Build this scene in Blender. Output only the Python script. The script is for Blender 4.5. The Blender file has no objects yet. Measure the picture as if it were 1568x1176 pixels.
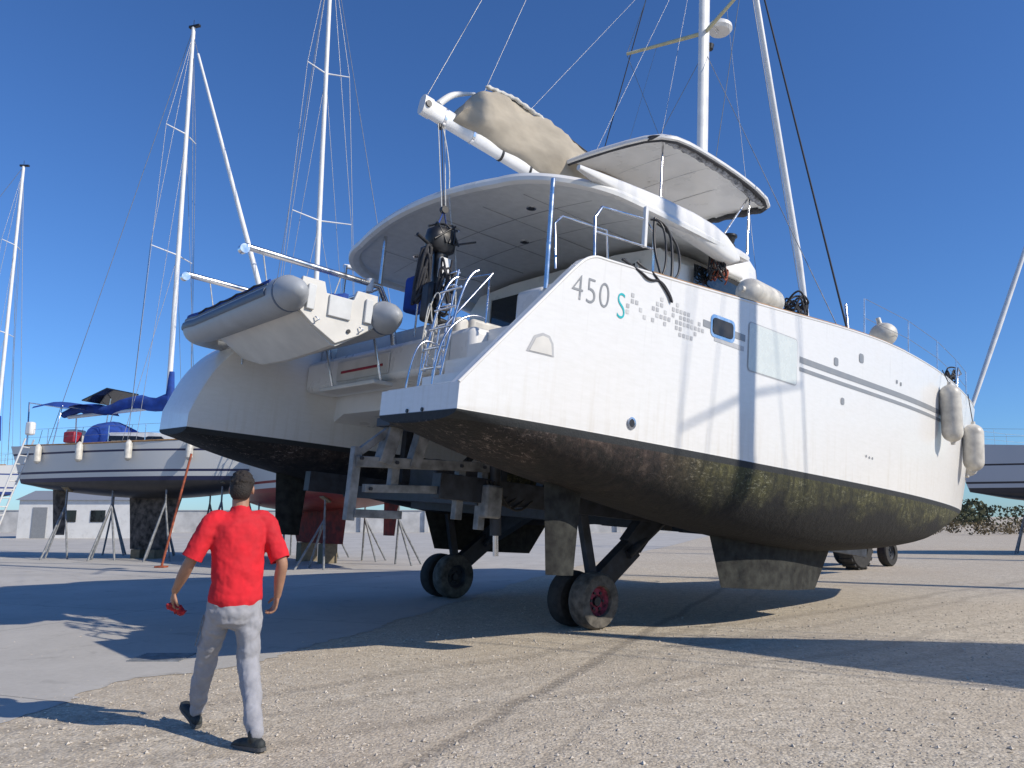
import bpy, bmesh, math, random
import numpy as np
from mathutils import Vector, Matrix, Euler
random.seed(7); np.random.seed(7)
scene=bpy.context.scene
COL=bpy.context.collection
# ---------------------------------------------------------------- helpers
def link(o): COL.objects.link(o); return o
def empty(name, mw=None):
    o=bpy.data.objects.new(name,None); link(o)
    if mw is not None: o.matrix_world=mw
    o.empty_display_size=.2
    return o
def sharp(me,deg=35):
    bm=bmesh.new(); bm.from_mesh(me)
    bmesh.ops.recalc_face_normals(bm,faces=bm.faces)
    th=math.radians(deg)
    for e in bm.edges:
        if len(e.link_faces)==2:
            e.smooth = e.calc_face_angle(0)<th
    for f in bm.faces: f.smooth=True
    bm.to_mesh(me); bm.free()
def mesh(name,verts,faces,mat,parent=None,smooth=35,mw=None,bevel=0):
    me=bpy.data.meshes.new(name); me.from_pydata([tuple(v) for v in verts],[],faces); me.update()
    if smooth: sharp(me,smooth)
    o=bpy.data.objects.new(name,me); link(o)
    if mat: me.materials.append(mat)
    if parent: o.parent=parent
    if mw is not None: o.matrix_world=mw
    if bevel:
        b=o.modifiers.new('b','BEVEL'); b.width=bevel; b.segments=2; b.limit_method='ANGLE'; b.angle_limit=math.radians(40)
    return o
def tube(name,pts,r,mat,parent=None,smooth=False,radii=None,mw=None,res=4,cyc=False):
    c=bpy.data.curves.new(name,'CURVE'); c.dimensions='3D'; c.bevel_depth=r; c.bevel_resolution=res; c.use_fill_caps=True
    c.resolution_u=5
    if smooth:
        s=c.splines.new('NURBS'); s.points.add(len(pts)-1); s.order_u=3; s.use_endpoint_u=True; s.resolution_u=5
    else:
        s=c.splines.new('POLY'); s.points.add(len(pts)-1)
    s.use_cyclic_u=cyc
    for i,p in enumerate(pts):
        s.points[i].co=(*p,1)
        if radii: s.points[i].radius=radii[i]
    c.materials.append(mat)
    o=bpy.data.objects.new(name,c); link(o)
    if parent: o.parent=parent
    if mw is not None: o.matrix_world=mw
    return o
def boxv(c,s,rot=None):
    vs=[]
    for i in (-1,1):
        for j in (-1,1):
            for k in (-1,1):
                v=Vector((i*s[0]/2,j*s[1]/2,k*s[2]/2))
                if rot: v=rot@v
                vs.append(v+Vector(c))
    fs=[(0,1,3,2),(4,6,7,5),(0,4,5,1),(2,3,7,6),(0,2,6,4),(1,5,7,3)]
    return vs,fs
def box(name,c,s,mat,parent=None,rot=None,bevel=.01,mw=None):
    if rot is not None and not isinstance(rot,Matrix): rot=Euler(rot).to_matrix()
    v,f=boxv(c,s,rot)
    return mesh(name,v,f,mat,parent,bevel=bevel,smooth=35,mw=mw)
def beam(name,a,b,w,h,mat,parent=None,bevel=.006):
    a=Vector(a);b=Vector(b); d=(b-a); L=d.length; x=d.normalized()
    up=Vector((0,0,1)) if abs(x.z)<.95 else Vector((1,0,0))
    y=up.cross(x).normalized(); z=x.cross(y)
    R=Matrix((x,y,z)).transposed()
    return box(name,(a+b)/2,(L,w,h),mat,parent,rot=R,bevel=bevel)
def cyl(name,a,b,r,mat,parent=None,r2=None,n=20,mw=None,bevel=0):
    a=Vector(a);b=Vector(b); x=(b-a).normalized()
    up=Vector((0,0,1)) if abs(x.z)<.9 else Vector((1,0,0))
    y=up.cross(x).normalized(); z=x.cross(y); r2=r if r2 is None else r2
    vs=[];
    for k in range(n):
        t=2*math.pi*k/n; d=y*math.cos(t)+z*math.sin(t)
        vs.append(a+d*r); vs.append(b+d*r2)
    fs=[(2*k,2*((k+1)%n),2*((k+1)%n)+1,2*k+1) for k in range(n)]
    fs.append([2*k for k in range(n)][::-1]); fs.append([2*k+1 for k in range(n)])
    return mesh(name,vs,fs,mat,parent,mw=mw,bevel=bevel,smooth=50)
def loft(name,rings,mat,parent=None,cap=True,smooth=35,closed=True,mw=None,bevel=0):
    n=len(rings[0]); vs=[v for r in rings for v in r]; fs=[]
    m=n if closed else n-1
    for i in range(len(rings)-1):
        for j in range(m):
            k=(j+1)%n
            fs.append((i*n+j,i*n+k,(i+1)*n+k,(i+1)*n+j))
    if cap:
        fs.append(list(range(n))[::-1]); fs.append([(len(rings)-1)*n+j for j in range(n)])
    return mesh(name,vs,fs,mat,parent,smooth,mw,bevel)
def ring(c,ax,ay,rx,ry,n=16,p=1.0):
    c=Vector(c);ax=Vector(ax);ay=Vector(ay);o=[]
    for k in range(n):
        t=2*math.pi*k/n; ct,st=math.cos(t),math.sin(t)
        o.append(c+ax*(rx*math.copysign(abs(ct)**p,ct))+ay*(ry*math.copysign(abs(st)**p,st)))
    return o
def revolve(name,prof,mat,parent=None,n=24,origin=(0,0,0),axis=(0,0,1),mw=None,smooth=35):
    ax=Vector(axis).normalized(); up=Vector((0,0,1)) if abs(ax.z)<.9 else Vector((1,0,0))
    y=up.cross(ax).normalized(); z=ax.cross(y)
    rings=[ring(Vector(origin)+ax*h,y,z,max(r,.001),max(r,.001),n) for r,h in prof]
    return loft(name,rings,mat,parent,True,smooth,mw=mw)
def interp(tab):
    xs=[a for a,_ in tab]; ys=[b for _,b in tab]; n=len(xs)
    m=[0]*n
    for i in range(n):
        if i==0: m[i]=(ys[1]-ys[0])/(xs[1]-xs[0])
        elif i==n-1: m[i]=(ys[-1]-ys[-2])/(xs[-1]-xs[-2])
        else: m[i]=(ys[i+1]-ys[i-1])/(xs[i+1]-xs[i-1])
    def f(x):
        if x<=xs[0]: return ys[0]
        if x>=xs[-1]: return ys[-1]
        i=0
        while x>xs[i+1]: i+=1
        h=xs[i+1]-xs[i]; t=(x-xs[i])/h
        return (2*t**3-3*t**2+1)*ys[i]+(t**3-2*t**2+t)*h*m[i]+(-2*t**3+3*t**2)*ys[i+1]+(t**3-t**2)*h*m[i+1]
    return f
# ---------------------------------------------------------------- materials
class NT:
    def __init__(s,name):
        s.m=bpy.data.materials.new(name); s.m.use_nodes=True; s.t=s.m.node_tree; s.n=s.t.nodes; s.b=s.n['Principled BSDF']
    def node(s,t,**k):
        x=s.n.new(t)
        for a,b in k.items(): setattr(x,a,b)
        return x
    def l(s,a,b): s.t.links.new(a,b)
    def coord(s,kind='Object',scale=None):
        c=s.node('ShaderNodeTexCoord').outputs[kind]
        if scale:
            m=s.node('ShaderNodeMapping'); m.inputs['Scale'].default_value=scale; s.l(c,m.inputs[0]); return m.outputs[0]
        return c
    def noise(s,vec,scale,detail=4,rough=.55,dist=0):
        x=s.node('ShaderNodeTexNoise'); x.inputs['Scale'].default_value=scale; x.inputs['Detail'].default_value=detail
        x.inputs['Roughness'].default_value=rough; x.inputs['Distortion'].default_value=dist
        if vec: s.l(vec,x.inputs['Vector'])
        return x.outputs[0]
    def ramp(s,fac,stops):
        x=s.node('ShaderNodeValToRGB'); e=x.color_ramp.elements
        while len(e)<len(stops): e.new(.5)
        for i,(p,c) in enumerate(stops):
            e[i].position=p; e[i].color=(*c,1) if len(c)==3 else c
        s.l(fac,x.inputs[0]); return x.outputs[0]
    def mix(s,fac,a,b,mode='MIX'):
        x=s.node('ShaderNodeMix',data_type='RGBA',blend_type=mode)
        for inp,v in ((0,fac),(6,a),(7,b)):
            if isinstance(v,(int,float)): x.inputs[inp].default_value=v
            elif isinstance(v,tuple): x.inputs[inp].default_value=(*v,1)
            else: s.l(v,x.inputs[inp])
        return x.outputs[2]
    def math(s,op,a,b=None,clamp=False):
        x=s.node('ShaderNodeMath',operation=op,use_clamp=clamp)
        for i,v in enumerate((a,b)):
            if v is None: continue
            if isinstance(v,(int,float)): x.inputs[i].default_value=v
            else: s.l(v,x.inputs[i])
        return x.outputs[0]
    def mr(s,v,a,b,c=0,d=1):
        x=s.node('ShaderNodeMapRange'); s.l(v,x.inputs[0])
        for i,q in enumerate((a,b,c,d)): x.inputs[i+1].default_value=q
        return x.outputs[0]
    def sep(s,v):
        x=s.node('ShaderNodeSeparateXYZ'); s.l(v,x.inputs[0]); return x.outputs
    def bump(s,h,strength,dist=.02):
        x=s.node('ShaderNodeBump'); x.inputs['Strength'].default_value=strength; x.inputs['Distance'].default_value=dist
        s.l(h,x.inputs['Height']); s.l(x.outputs[0],s.b.inputs['Normal'])
def simple(name,col,rough=.5,metal=0,var=.12,scale=8,bump=0,bscale=30,coat=0,stretch=None):
    k=NT(name); c=k.coord('Object',stretch)
    n=k.noise(c,scale,3)
    dark=tuple(max(0,x*(1-var*1.6)) for x in col); lite=tuple(min(1,x*(1+var)) for x in col)
    k.l(k.ramp(n,[(.3,dark),(.7,lite)]),k.b.inputs['Base Color'])
    k.l(k.mr(n,.3,.7,max(0,rough-.07),min(1,rough+.1)),k.b.inputs['Roughness'])
    k.b.inputs['Metallic'].default_value=metal
    if coat: k.b.inputs['Coat Weight'].default_value=coat
    if bump: k.bump(k.noise(c,bscale,3),bump,.01)
    return k.m
M={}
M['white']=simple('gelcoat_white',(.74,.73,.70),.3,var=.05,scale=2,coat=.15)
M['ivory']=simple('gelcoat_ivory',(.64,.62,.57),.45,var=.07,scale=3)
M['liner']=simple('liner_grey',(.60,.61,.60),.55,var=.06)
M['steel']=simple('stainless_steel',(.75,.75,.76),.22,1,var=.06)
M['alu']=simple('painted_mast',(.74,.74,.73),.35,0,var=.06,scale=3)
M['wire']=simple('rigging_wire',(.30,.30,.30),.4,.6,var=.1)
M['black']=simple('black_plastic',(.02,.02,.022),.4,var=.3)
M['rope']=simple('dark_rope',(.03,.03,.035),.8,var=.3,scale=40)
M['wrope']=simple('light_rope',(.55,.54,.50),.8,var=.2,scale=40)
M['glass']=simple('dark_glass',(.015,.018,.02),.06,var=.2,coat=.3)
M['canvas']=simple('beige_canvas',(.38,.335,.265),.9,var=.16,scale=3,bump=.6,bscale=6,stretch=(.5,1,1))
M['blue']=simple('blue_canvas',(.015,.06,.30),.85,var=.2,scale=4,bump=.3,bscale=8)
M['hyp']=simple('grey_hypalon',(.36,.38,.40),.5,var=.08,scale=3)
M['hypd']=simple('dark_hypalon',(.10,.13,.18),.55,var=.12)
M['rubber']=simple('tyre_rubber',(.035,.033,.03),.85,var=.35,scale=12,bump=.3)
M['dusty']=simple('dusty_tyre',(.12,.108,.09),.9,var=.4,scale=9,bump=.4)
M['grey']=simple('trailer_grey_paint',(.22,.225,.225),.6,var=.35,scale=6,bump=.1)
M['dkgrey']=simple('dark_steel',(.03,.035,.045),.55,var=.4,scale=6,bump=.1)
M['red']=simple('red_paint',(.33,.02,.04),.5,var=.25,scale=6)
M['teak']=simple('teak_strip',(.34,.2,.09),.7,var=.2,scale=14)
M['bimini']=simple('bimini_cloth',(.05,.05,.055),.8,var=.2,scale=10)
M['clear']=simple('clear_vinyl_rolled',(.26,.27,.29),.15,var=.6,scale=14,coat=.5)
M['fend']=simple('fender_vinyl',(.60,.57,.50),.45,var=.16,scale=6)
M['stripe']=simple('grey_stripe',(.26,.27,.28),.4,var=.05)
M['stripel']=simple('pale_stripe',(.45,.45,.45),.4,var=.05)
M['teal']=simple('teal_vinyl',(.01,.42,.45),.4,var=.05)
M['frame']=simple('pale_frame',(.62,.66,.63),.25,var=.03)
M['yel']=simple('spreader_paint',(.55,.50,.30),.5,var=.1)
M['brass']=simple('old_wood',(.2,.16,.1),.7,var=.2)
M['rust']=simple('rust_red_post',(.3,.07,.03),.7,var=.3)
M['aframe']=simple('stand_paint',(.22,.23,.24),.6,var=.3)
def hull_mat():
    k=NT('cat_hull_paint'); c=k.coord('Object'); X,Y,Z=k.sep(c)
    n1=k.noise(c,1.3,5,.65,.6); n2=k.noise(c,9,5,.7,.3); n3=k.noise(k.coord('Object',(2.2,2.2,9)),3,3,.6)
    base=k.ramp(n2,[(.35,(.005,.005,.006)),(.7,(.018,.017,.015))])
    brown=k.ramp(n2,[(.38,(.014,.010,.009)),(.58,(.055,.036,.029)),(.78,(.16,.12,.095))])
    olive=k.ramp(n2,[(.32,(.014,.016,.008)),(.56,(.062,.060,.020)),(.8,(.19,.175,.075))])
    fx=k.mr(X,2.6,3.8); growth=k.mix(fx,brown,olive)
    d=k.math('ADD',Z,k.math('MULTIPLY',k.math('SUBTRACT',n1,.5),1.1))
    gf=k.mr(d,-.52,-.14); gf2=k.math('MULTIPLY',gf,k.mr(X,.3,1.6))
    bot=k.mix(gf2,base,growth)
    sc=k.noise(k.coord('Object',(.6,1,1.6)),18,3,.8,1.0); sm=k.math('MULTIPLY',k.mr(sc,.56,.63),k.mr(n1,.44,.57))
    sm=k.math('MULTIPLY',sm,gf)
    bot=k.mix(k.math('MULTIPLY',sm,.55),bot,k.mix(fx,(.33,.27,.24),(.32,.31,.21)))
    streak=k.noise(k.coord('Object',(9,9,.8)),2,3,.6); bot=k.mix(k.math('MULTIPLY',k.mr(streak,.50,.66),.6),bot,(.009,.010,.007))
    top=k.ramp(n3,[(.25,(.715,.705,.67)),(.75,(.765,.755,.73))])
    st=k.noise(k.coord('Object',(5,5,.35)),2.2,3,.6); stf=k.math('MULTIPLY',k.mr(Z,.9,.0),k.mr(st,.50,.75,0,.32))
    top=k.mix(stf,top,(.5,.44,.33))
    st2=k.noise(k.coord('Object',(11,11,.5)),2.6,2,.5); top=k.mix(k.math('MULTIPLY',k.mr(st2,.60,.75,0,.22),k.mr(Z,.5,1.9)),top,(.45,.43,.38))
    bl=k.mr(Z,-.085,-.075)
    bot=k.mix(bl,bot,(.022,.025,.027))
    wl=k.mr(Z,-.004,.004)
    k.l(k.mix(wl,bot,top),k.b.inputs['Base Color'])
    k.l(k.mr(wl,0,1,.8,.28),k.b.inputs['Roughness'])
    h=k.math('MULTIPLY',n2,k.mr(wl,0,1,1,0))
    k.bump(h,.5,.03)
    k.l(k.mr(wl,0,1,0,.15),k.b.inputs['Coat Weight'])
    return k.m
M['hull']=hull_mat()
M['foul']=simple('fouled_keel',(.022,.023,.020),.85,var=.9,scale=7,bump=.4,bscale=20)
def mono_mat(name,top,band,bot,wl=0.0):
    k=NT(name); c=k.coord('Object'); X,Y,Z=k.sep(c); n=k.noise(c,3,4)
    b=k.mix(n,tuple(x*.4 for x in bot),tuple(x*1.5 for x in bot))
    t=k.mix(k.mr(Z,.30,.305),top,band); t=k.mix(k.mr(Z,.38,.385),t,top); t=k.mix(k.mr(Z,1.0,1.005),t,band); t=k.mix(k.mr(Z,1.07,1.075),t,top)
    t2=k.mix(k.mr(Z,.14,.145),band,t)
    k.l(k.mix(k.mr(Z,-.005,.005),b,t2),k.b.inputs['Base Color']); k.b.inputs['Roughness'].default_value=.4
    return k.m
# ---------------------------------------------------------------- catamaran frame
f=Vector((.767,.641,-.068)).normalized()
p=Vector((-.641,.767,.05)); p=(p-f*p.dot(f)).normalized()
u=f.cross(p)
O=Vector((-.49,6.9,2.46))+p*3.75
CM=Matrix.Translation(O)@Matrix((f,p,u)).transposed().to_4x4()
cat=empty('catamaran',CM)
hw=interp([(0,.69),(1.5,.80),(4,.87),(7,.86),(9,.76),(11,.50),(12.3,.22),(12.95,.03)])
hd=interp([(0,.70),(1.5,.82),(4,.88),(7,.88),(9,.84),(11,.66),(12.3,.38),(12.95,.13)])
dep=interp([(0,.10),(1,.36),(2.5,.62),(4.2,.86),(6.1,1.02),(7.8,1.0),(10.5,.74),(12.0,.40),(12.95,.12)])
sheer=interp([(1.42,1.84),(3,1.93),(5,2.08),(6.7,2.22),(8,2.28),(10,2.26),(11.5,2.18),(12.95,2.12)])
YC=-3.05
def ztop(x):
    if x<1.30: return .25+(x/1.38)*1.58
    if x<1.55:
        t=(x-1.30)/.25; return (.25+1.30/1.38*1.58)*(1-t)**2+2*t*(1-t)*1.85+t*t*1.86
    return sheer(x)
def hb(x,z):
    if z<=0: return hw(x)
    t=min(1,z/2.1); return hw(x)+(hd(x)-hw(x))*t**.8
def xr(x,z): 
    w=max(0,(x-10.5)/2.45)**2
    return x+w*(.25*z if z>0 else .9*z)
def hull_pt(x,z,off=0.0):
    return Vector((xr(x,z),YC-hb(x,z)-off,z))
po_=interp([(0,.30),(.14,.70),(.30,1.02),(.6,1.38),(1.0,1.67),(1.5,1.84),(1.9,1.86)])
def hull_rings(sx=0.0,sgn=1):
    st=[]
    steps=[(.5,.25,.5),(.8,.5,.75),(1.1,.75,1.0),(1.4,1.0,1.25)]
    xs=list(np.arange(0,12.96,.15))+[12.95]
    if sgn==1:
        for s,_,_ in steps: xs+= [s-.001,s+.001]
        xs+=[1.899,1.901]
    else: xs+=list(np.arange(0,1.95,.05))
    xs=sorted(set(round(float(a),4) for a in xs))
    rings=[]
    for x in xs:
        zo=ztop(x); zi=.25
        for s,a,b in steps:
            if x>s: zi=b
        if x>1.9: zi=zo-.002
        if sgn==-1 and x<1.9: zo=po_(x); zi=zo-.10*max(0,1-x/1.9)
        r=[]
        for t in np.linspace(1,0,8):
            z=zo*t; r.append((xr(x,z),YC-hb(x,z),z))
        for t in np.linspace(0,math.pi,17)[1:-1]:
            z=-dep(x)*math.sin(t); ct=math.cos(t)
            r.append((xr(x,z),YC-hw(x)*math.copysign(abs(ct)**.75,ct),z))
        for t in np.linspace(0,1,8):
            z=zi*t; r.append((xr(x,z),YC+hb(x,z),z))
        yin=YC-hb(x,zo)+min(.14,hb(x,zo)*.5)
        if sgn==-1:
            r.append((xr(x,zi),YC+hb(x,zi)*.86,zo-.015)); r.append((xr(x,zo),yin,zo))
        else:
            r.append((xr(x,zi),yin,zi)); r.append((xr(x,zo),yin,zo))
        rings.append([(a+sx,b*sgn,c) for a,b,c in r])
    return rings
hs=loft('starboard_hull',hull_rings(),M['hull'],cat,smooth=28)
hp=loft('port_hull',hull_rings(-.5,-1),M['hull'],cat,smooth=28)
# port stern step rails and trim
tube('port_stern_rail',[(-.05,2.45,.55),(-.12,2.45,1.05),(.25,2.45,1.65),(.5,2.45,1.6)],.014,M['steel'],cat,smooth=True)
tube('port_stern_rail',[(.15,2.30,1.05),(.1,2.30,1.55),(.6,2.30,2.0),(1.2,2.3,2.0)],.014,M['steel'],cat,smooth=True)
for k in range(4): box('port_step_tread',(-.28+.12*k,2.95,.62+.24*k),(.03,.8,.012),M['stripe'],cat,bevel=.002)
tr=[hull_pt(x,ztop(x)+.012) for x in np.arange(2.4,8.8,.3)]
tube('teak_toe_rail',[v+Vector((0,.04,0)) for v in tr],.026,M['teak'],cat)
tube('gunwale_moulding',[hull_pt(x,ztop(x)-.005,-.01) for x in np.arange(0,12.9,.15)],.018,M['white'],cat,smooth=True)
def fin(name,yc,top,bot,z0,z1,th,mat,par,sx=0):
    rings=[]
    for t in np.linspace(0,1,7):
        z=z0+(z1-z0)*t; a=top[0]+(bot[0]-top[0])*t; b=top[1]+(bot[1]-top[1])*t
        n=20; r=[]
        for k in range(n):
            q=2*math.pi*k/n; cx=(a+b)/2+(b-a)/2*math.cos(q)
            fr=(cx-a)/(b-a); thk=th*(.3+.7*math.sin(math.pi*min(1,max(0,fr))**.8))
            r.append((cx+sx,yc+thk*math.sin(q),z))
        rings.append(r)
    return loft(name,rings,mat,par,smooth=40)
for s,sx,nm in ((-1,0,'starboard'),(1,-.5,'port')):
    fin(nm+'_rudder',s*3.05,(1.72,2.32),(1.86,2.28),-.35,-1.50,.05,M['foul'],cat,sx)
    fin(nm+'_keel',s*3.05,(4.7,8.0),(5.05,7.45),-.8,-1.60,.17,M['foul'],cat,sx)
def bd(x): return .50+ (max(0,x-8)/3)**2*.7
rings=[]
for x in np.arange(1.75,10.3,.35):
    zt=1.25 if x<4.5 else sheer(x)-.02
    zb=bd(x)
    rings.append([(x,-2.3,zb-.15),(x,-1.9,zb),(x,1.9,zb),(x,2.3,zb-.15),(x,2.3,zt),(x,1.2,zt+(.06 if x>4.5 else 0)),(x,-1.2,zt+(.06 if x>4.5 else 0)),(x,-2.3,zt)])
loft('bridge_deck',rings,M['white'],cat,smooth=30)
for s in (-1,1):
    box('cockpit_side',(3.2,s*2.38,1.55),(2.7,.5,.62),M['white'],cat,bevel=.06)
box('aft_crossbeam',(1.45,0,1.02),(.55,4.46,.50),M['white'],cat,bevel=.08)
box('aft_seat_back',(1.62,.3,1.42),(.20,3.4,.34),M['ivory'],cat,bevel=.06)
box('crossbeam_locker',(1.16,.35,1.00),(.02,1.5,.30),M['ivory'],cat,bevel=.008)
box('crossbeam_red_band',(1.145,.35,.98),(.012,1.2,.035),M['red'],cat,bevel=.002)
box('crossbeam_step',(1.08,.35,.70),(.30,1.6,.06),M['ivory'],cat,bevel=.015)
for y in (-.35,1.05): tube('locker_strut',[(1.1,y,.72),(.92,y,1.3),(1.05,y,1.75)],.02,M['steel'],cat)
box('crossbeam_hatch',(1.165,-1.45,1.02),(.012,.7,.3),M['ivory'],cat,bevel=.004)
box('cockpit_table',(3.0,.7,1.75),(.9,1.2,.05),M['ivory'],cat)
box('table_leg',(3.0,.7,1.5),(.12,.12,.45),M['alu'],cat)
box('cockpit_bench',(2.1,.3,1.45),(.55,3.2,.4),M['ivory'],cat,bevel=.05)
def saloon():
    rings=[]
    tab=[(4.45,2.55,3.28),(5.2,2.6,3.30),(6.4,2.6,3.30),(7.2,2.5,3.16),(8.0,2.35,2.88),(8.8,2.1,2.55),(9.4,1.8,2.28)]
    for x,w,h in tab:
        z0=1.3 if x<9.2 else 1.9
        rings.append([(x,-w,z0),(x,w,z0),(x,w*.97,h-.35),(x,w*.86,h-.08),(x,w*.5,h),(x,-w*.5,h),(x,-w*.86,h-.08),(x,-w*.97,h-.35)])
    return loft('saloon_cabin',rings,M['white'],cat,smooth=25)
saloon()
for s in (-1,1):
    mesh('saloon_window',[(4.75,s*2.61,2.35),(7.6,s*2.475,2.35),(8.3,s*2.30,2.5),(7.3,s*2.5,2.86),(6.3,s*2.61,2.96),(4.75,s*2.60,2.96)],[(0,1,2,3,4,5)],M['glass'],cat,smooth=0)
box('saloon_door_glass',(4.43,0,2.2),(.02,3.6,1.7),M['glass'],cat)
for y in (-1.8,-.6,.6,1.8): box('door_frame',(4.41,y,2.2),(.03,.06,1.75),M['alu'],cat,bevel=.004)
def htz(y): return 3.20+.24*(1-(y/3.0)**2)
def hardtop():
    X0,X1,W,r=1.60,5.6,3.06,1.20
    pts=[]
    for k in range(15):
        t=math.pi/2*k/14; pts.append((X0+r-r*math.cos(t) , -(W-r)-r*math.sin(t)) )
    rear=[(X0-.18*(1-(y/(W-r))**2),y) for y in np.linspace(W-r,-(W-r),19)]
    stb=[(x,-W+.10*((x-2.8)/2.8)**2) for x in np.linspace(X0+r,X1,12)]
    prt=[(x,-y) for x,y in stb][::-1]
    cst=pts[1:-1]; cpt=[(x,-y) for x,y in cst][::-1]
    out=prt+cpt+rear+cst+stb
    def scale(o,k): 
        cx,cy=4.2,0; return [(cx+(x-cx)*k,cy+(y-cy)*k) for x,y in o]
    R=[]
    for k,dz,bot in ((.0,.11,0),(.3,.11,0),(.6,.11,0),(.85,.10,0),(.96,.085,0),(.99,.05,0),(1.0,0,0),(.997,-.05,0),(.975,-.075,1),(.945,-.06,1),(.935,-.01,1),(.6,-.01,1),(.3,-.01,1),(.0,-.01,1)):
        R.append([(x,y,htz(y)+dz) for x,y in scale(out,max(k,.01))])
    return loft('cockpit_hardtop',R,M['liner'],cat,cap=False,smooth=30,closed=True)
ht=hardtop(); ht.data.materials.append(M['white'])
for pl in ht.data.polygons:
    if pl.index < (len(ht.data.polygons)*8)//13: pl.material_index=1
for y in (-1.8,-.9,0,.9,1.8):
    tube('ceiling_groove',[(2.1,y,htz(y)-.012),(4.4,y,htz(y)-.012)],.007,M['stripe'],cat)
for x in (2.7,3.5): tube('ceiling_groove',[(x,y,htz(y)-.012) for y in np.linspace(-2.5,2.5,11)],.006,M['stripe'],cat)
for x,y in ((2.5,-1.5),(2.6,1.6),(3.4,-.3),(2.4,.2)):
    z=htz(y)
    cyl('ceiling_lamp',(x,y,z-.035),(x,y,z-.005),.07,M['steel'],cat)
    cyl('lamp_lens',(x,y,z-.042),(x,y,z-.033),.045,M['black'],cat)
for s in (-1,1):
    rings=[]
    for x,h,dz,w in ((1.95,.03,.05,.03),(2.3,.06,.06,.07),(2.8,.10,.07,.10),(3.5,.145,.08,.12),(4.2,.185,.06,.13),(4.7,.20,.02,.13),(5.0,.19,-.04,.12),(5.2,.13,-.10,.10),(5.3,.04,-.14,.05)):
        rings.append(ring((x,s*(3.01-w+.02-.03*(x-2)/3),3.24+dz),(0,1,0),(0,0,1),w,h,20,.55))
    loft('flybridge_coaming',rings,M['white'],cat,smooth=50)
    rr=[]
    for x in np.linspace(2.9,6.6,9):
        rr.append([(x,s*2.35,3.3),(x,s*2.15,3.3),(x,s*2.10,3.60),(x,s*2.25,3.64)])
    loft('fly_side_seat',rr,M['white'],cat,bevel=.03)
for s in (-1,1):
    cyl('hardtop_post',(1.86,s*2.68,1.8),(1.84,s*2.68,3.2),.030,M['steel'],cat)
cyl('hardtop_post_rear',(1.75,1.2,1.5),(1.75,1.2,3.35),.03,M['steel'],cat)
rings=[ring((6.35,-2.05,z),(1,0,0),(0,1,0),a,b,16,.6) for z,a,b in ((3.1,.5,.38),(3.45,.45,.34),(3.62,.32,.26),(3.72,.2,.2),(3.76,.14,.15))]
loft('helm_pod',rings,M['white'],cat,smooth=50)
cyl('helm_pod_base',(6.35,-2.05,3.74),(6.35,-2.05,3.84),.10,M['black'],cat); cyl('helm_winch',(6.35,-2.05,3.84),(6.35,-2.05,3.98),.07,M['black'],cat,r2=.11); cyl('winch_top',(6.35,-2.05,3.98),(6.35,-2.05,4.01),.13,M['black'],cat)
rr=[]
for x in (5.5,6.2): rr.append([(x,-2.5,3.1),(x,-1.2,3.1),(x,-1.2,3.5),(x,-2.3,3.5)])
loft('helm_seat',rr,M['ivory'],cat,bevel=.06)
# flybridge bimini
BZ=5.33
def bim():
    c=[(4.55,-2.08),(3.98,1.45),(7.75,.70),(7.98,-1.94)]
    nn=10; edge=[]
    for i in range(4):
        a=Vector(c[i]);b=Vector(c[(i+1)%4])
        for t in np.linspace(0,1,nn,endpoint=False):
            q=a.lerp(b,t); edge.append((q.x,q.y))
    cx=sum(e[0] for e in edge)/len(edge);cy=sum(e[1] for e in edge)/len(edge)
    for _ in range(2):
        n=len(edge); edge=[((edge[i-1][0]+edge[i][0]*2+edge[(i+1)%n][0])/4,(edge[i-1][1]+edge[i][1]*2+edge[(i+1)%n][1])/4) for i in range(n)]
    def rnd(x,y,k): return cx+(x-cx)*k, cy+(y-cy)*k
    def zz(x,y): return BZ-.06*((y-cy)/1.4)**2-.13*(abs(x-cx)/1.6)**2.5
    R=[]
    for k,dz in ((.01,.08),(.5,.08),(.85,.075),(.97,.05),(1.0,.01),(1.0,-.03),(.985,-.05),(.95,-.05),(.94,0),(.5,.01),(.01,.01)):
        r=[]
        for x,y in edge:
            q=rnd(x,y,k); r.append((q[0],q[1],zz(*q)+dz))
        R.append(r)
    o=loft('flybridge_bimini',R,M['white'],cat,cap=False,smooth=40)
    rim=[]
    for i,(x,y) in enumerate(edge):
        q=rnd(x,y,.965); rim.append((q[0],q[1],zz(*q)-.055))
    tube('bimini_rolled_curtain',rim,.026,M['bimini'],cat,radii=[random.uniform(.85,1.15) for _ in rim],cyc=True)
    for t in (.3,.55,.8):
        tube('bimini_seam',[(4.5+(7.6-4.5)*t,y,zz(4.5+3.1*t,y)+.006) for y in np.linspace(-1.85,.6,7)],.006,M['stripel'],cat)
    return o
bim()
def clump(name,line,r,mat,par,amp=.5,n=14,seg=40,seed=1,wav=.25):
    rnd=random.Random(seed); P=[Vector(q) for q in line]; rings=[]
    for i in range(seg+1):
        t=i/seg*(len(P)-1); k=min(int(t),len(P)-2); c=P[k].lerp(P[k+1],t-k); d=(P[k+1]-P[k]).normalized()
        y=Vector((0,0,1)).cross(d).normalized(); z=d.cross(y); rr=[]
        e=min(1,i/2+.05,(seg-i)/2+.05)
        for j in range(n):
            q=2*math.pi*j/n; a=r*e*(1+amp*(rnd.random()-.5)+wav*math.sin(i*1.3+j))
            rr.append(c+y*math.cos(q)*a+z*math.sin(q)*a)
        rings.append(rr)
    return loft(name,rings,mat,par,smooth=60)
clump('rolled_side_curtain',[(4.75,-1.90,BZ-.14),(5.4,-1.90,BZ-.11),(6.5,-1.87,BZ-.12),(7.8,-1.76,BZ-.24)],.065,M['clear'],cat,seed=3,amp=.35,wav=.18)
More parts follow.
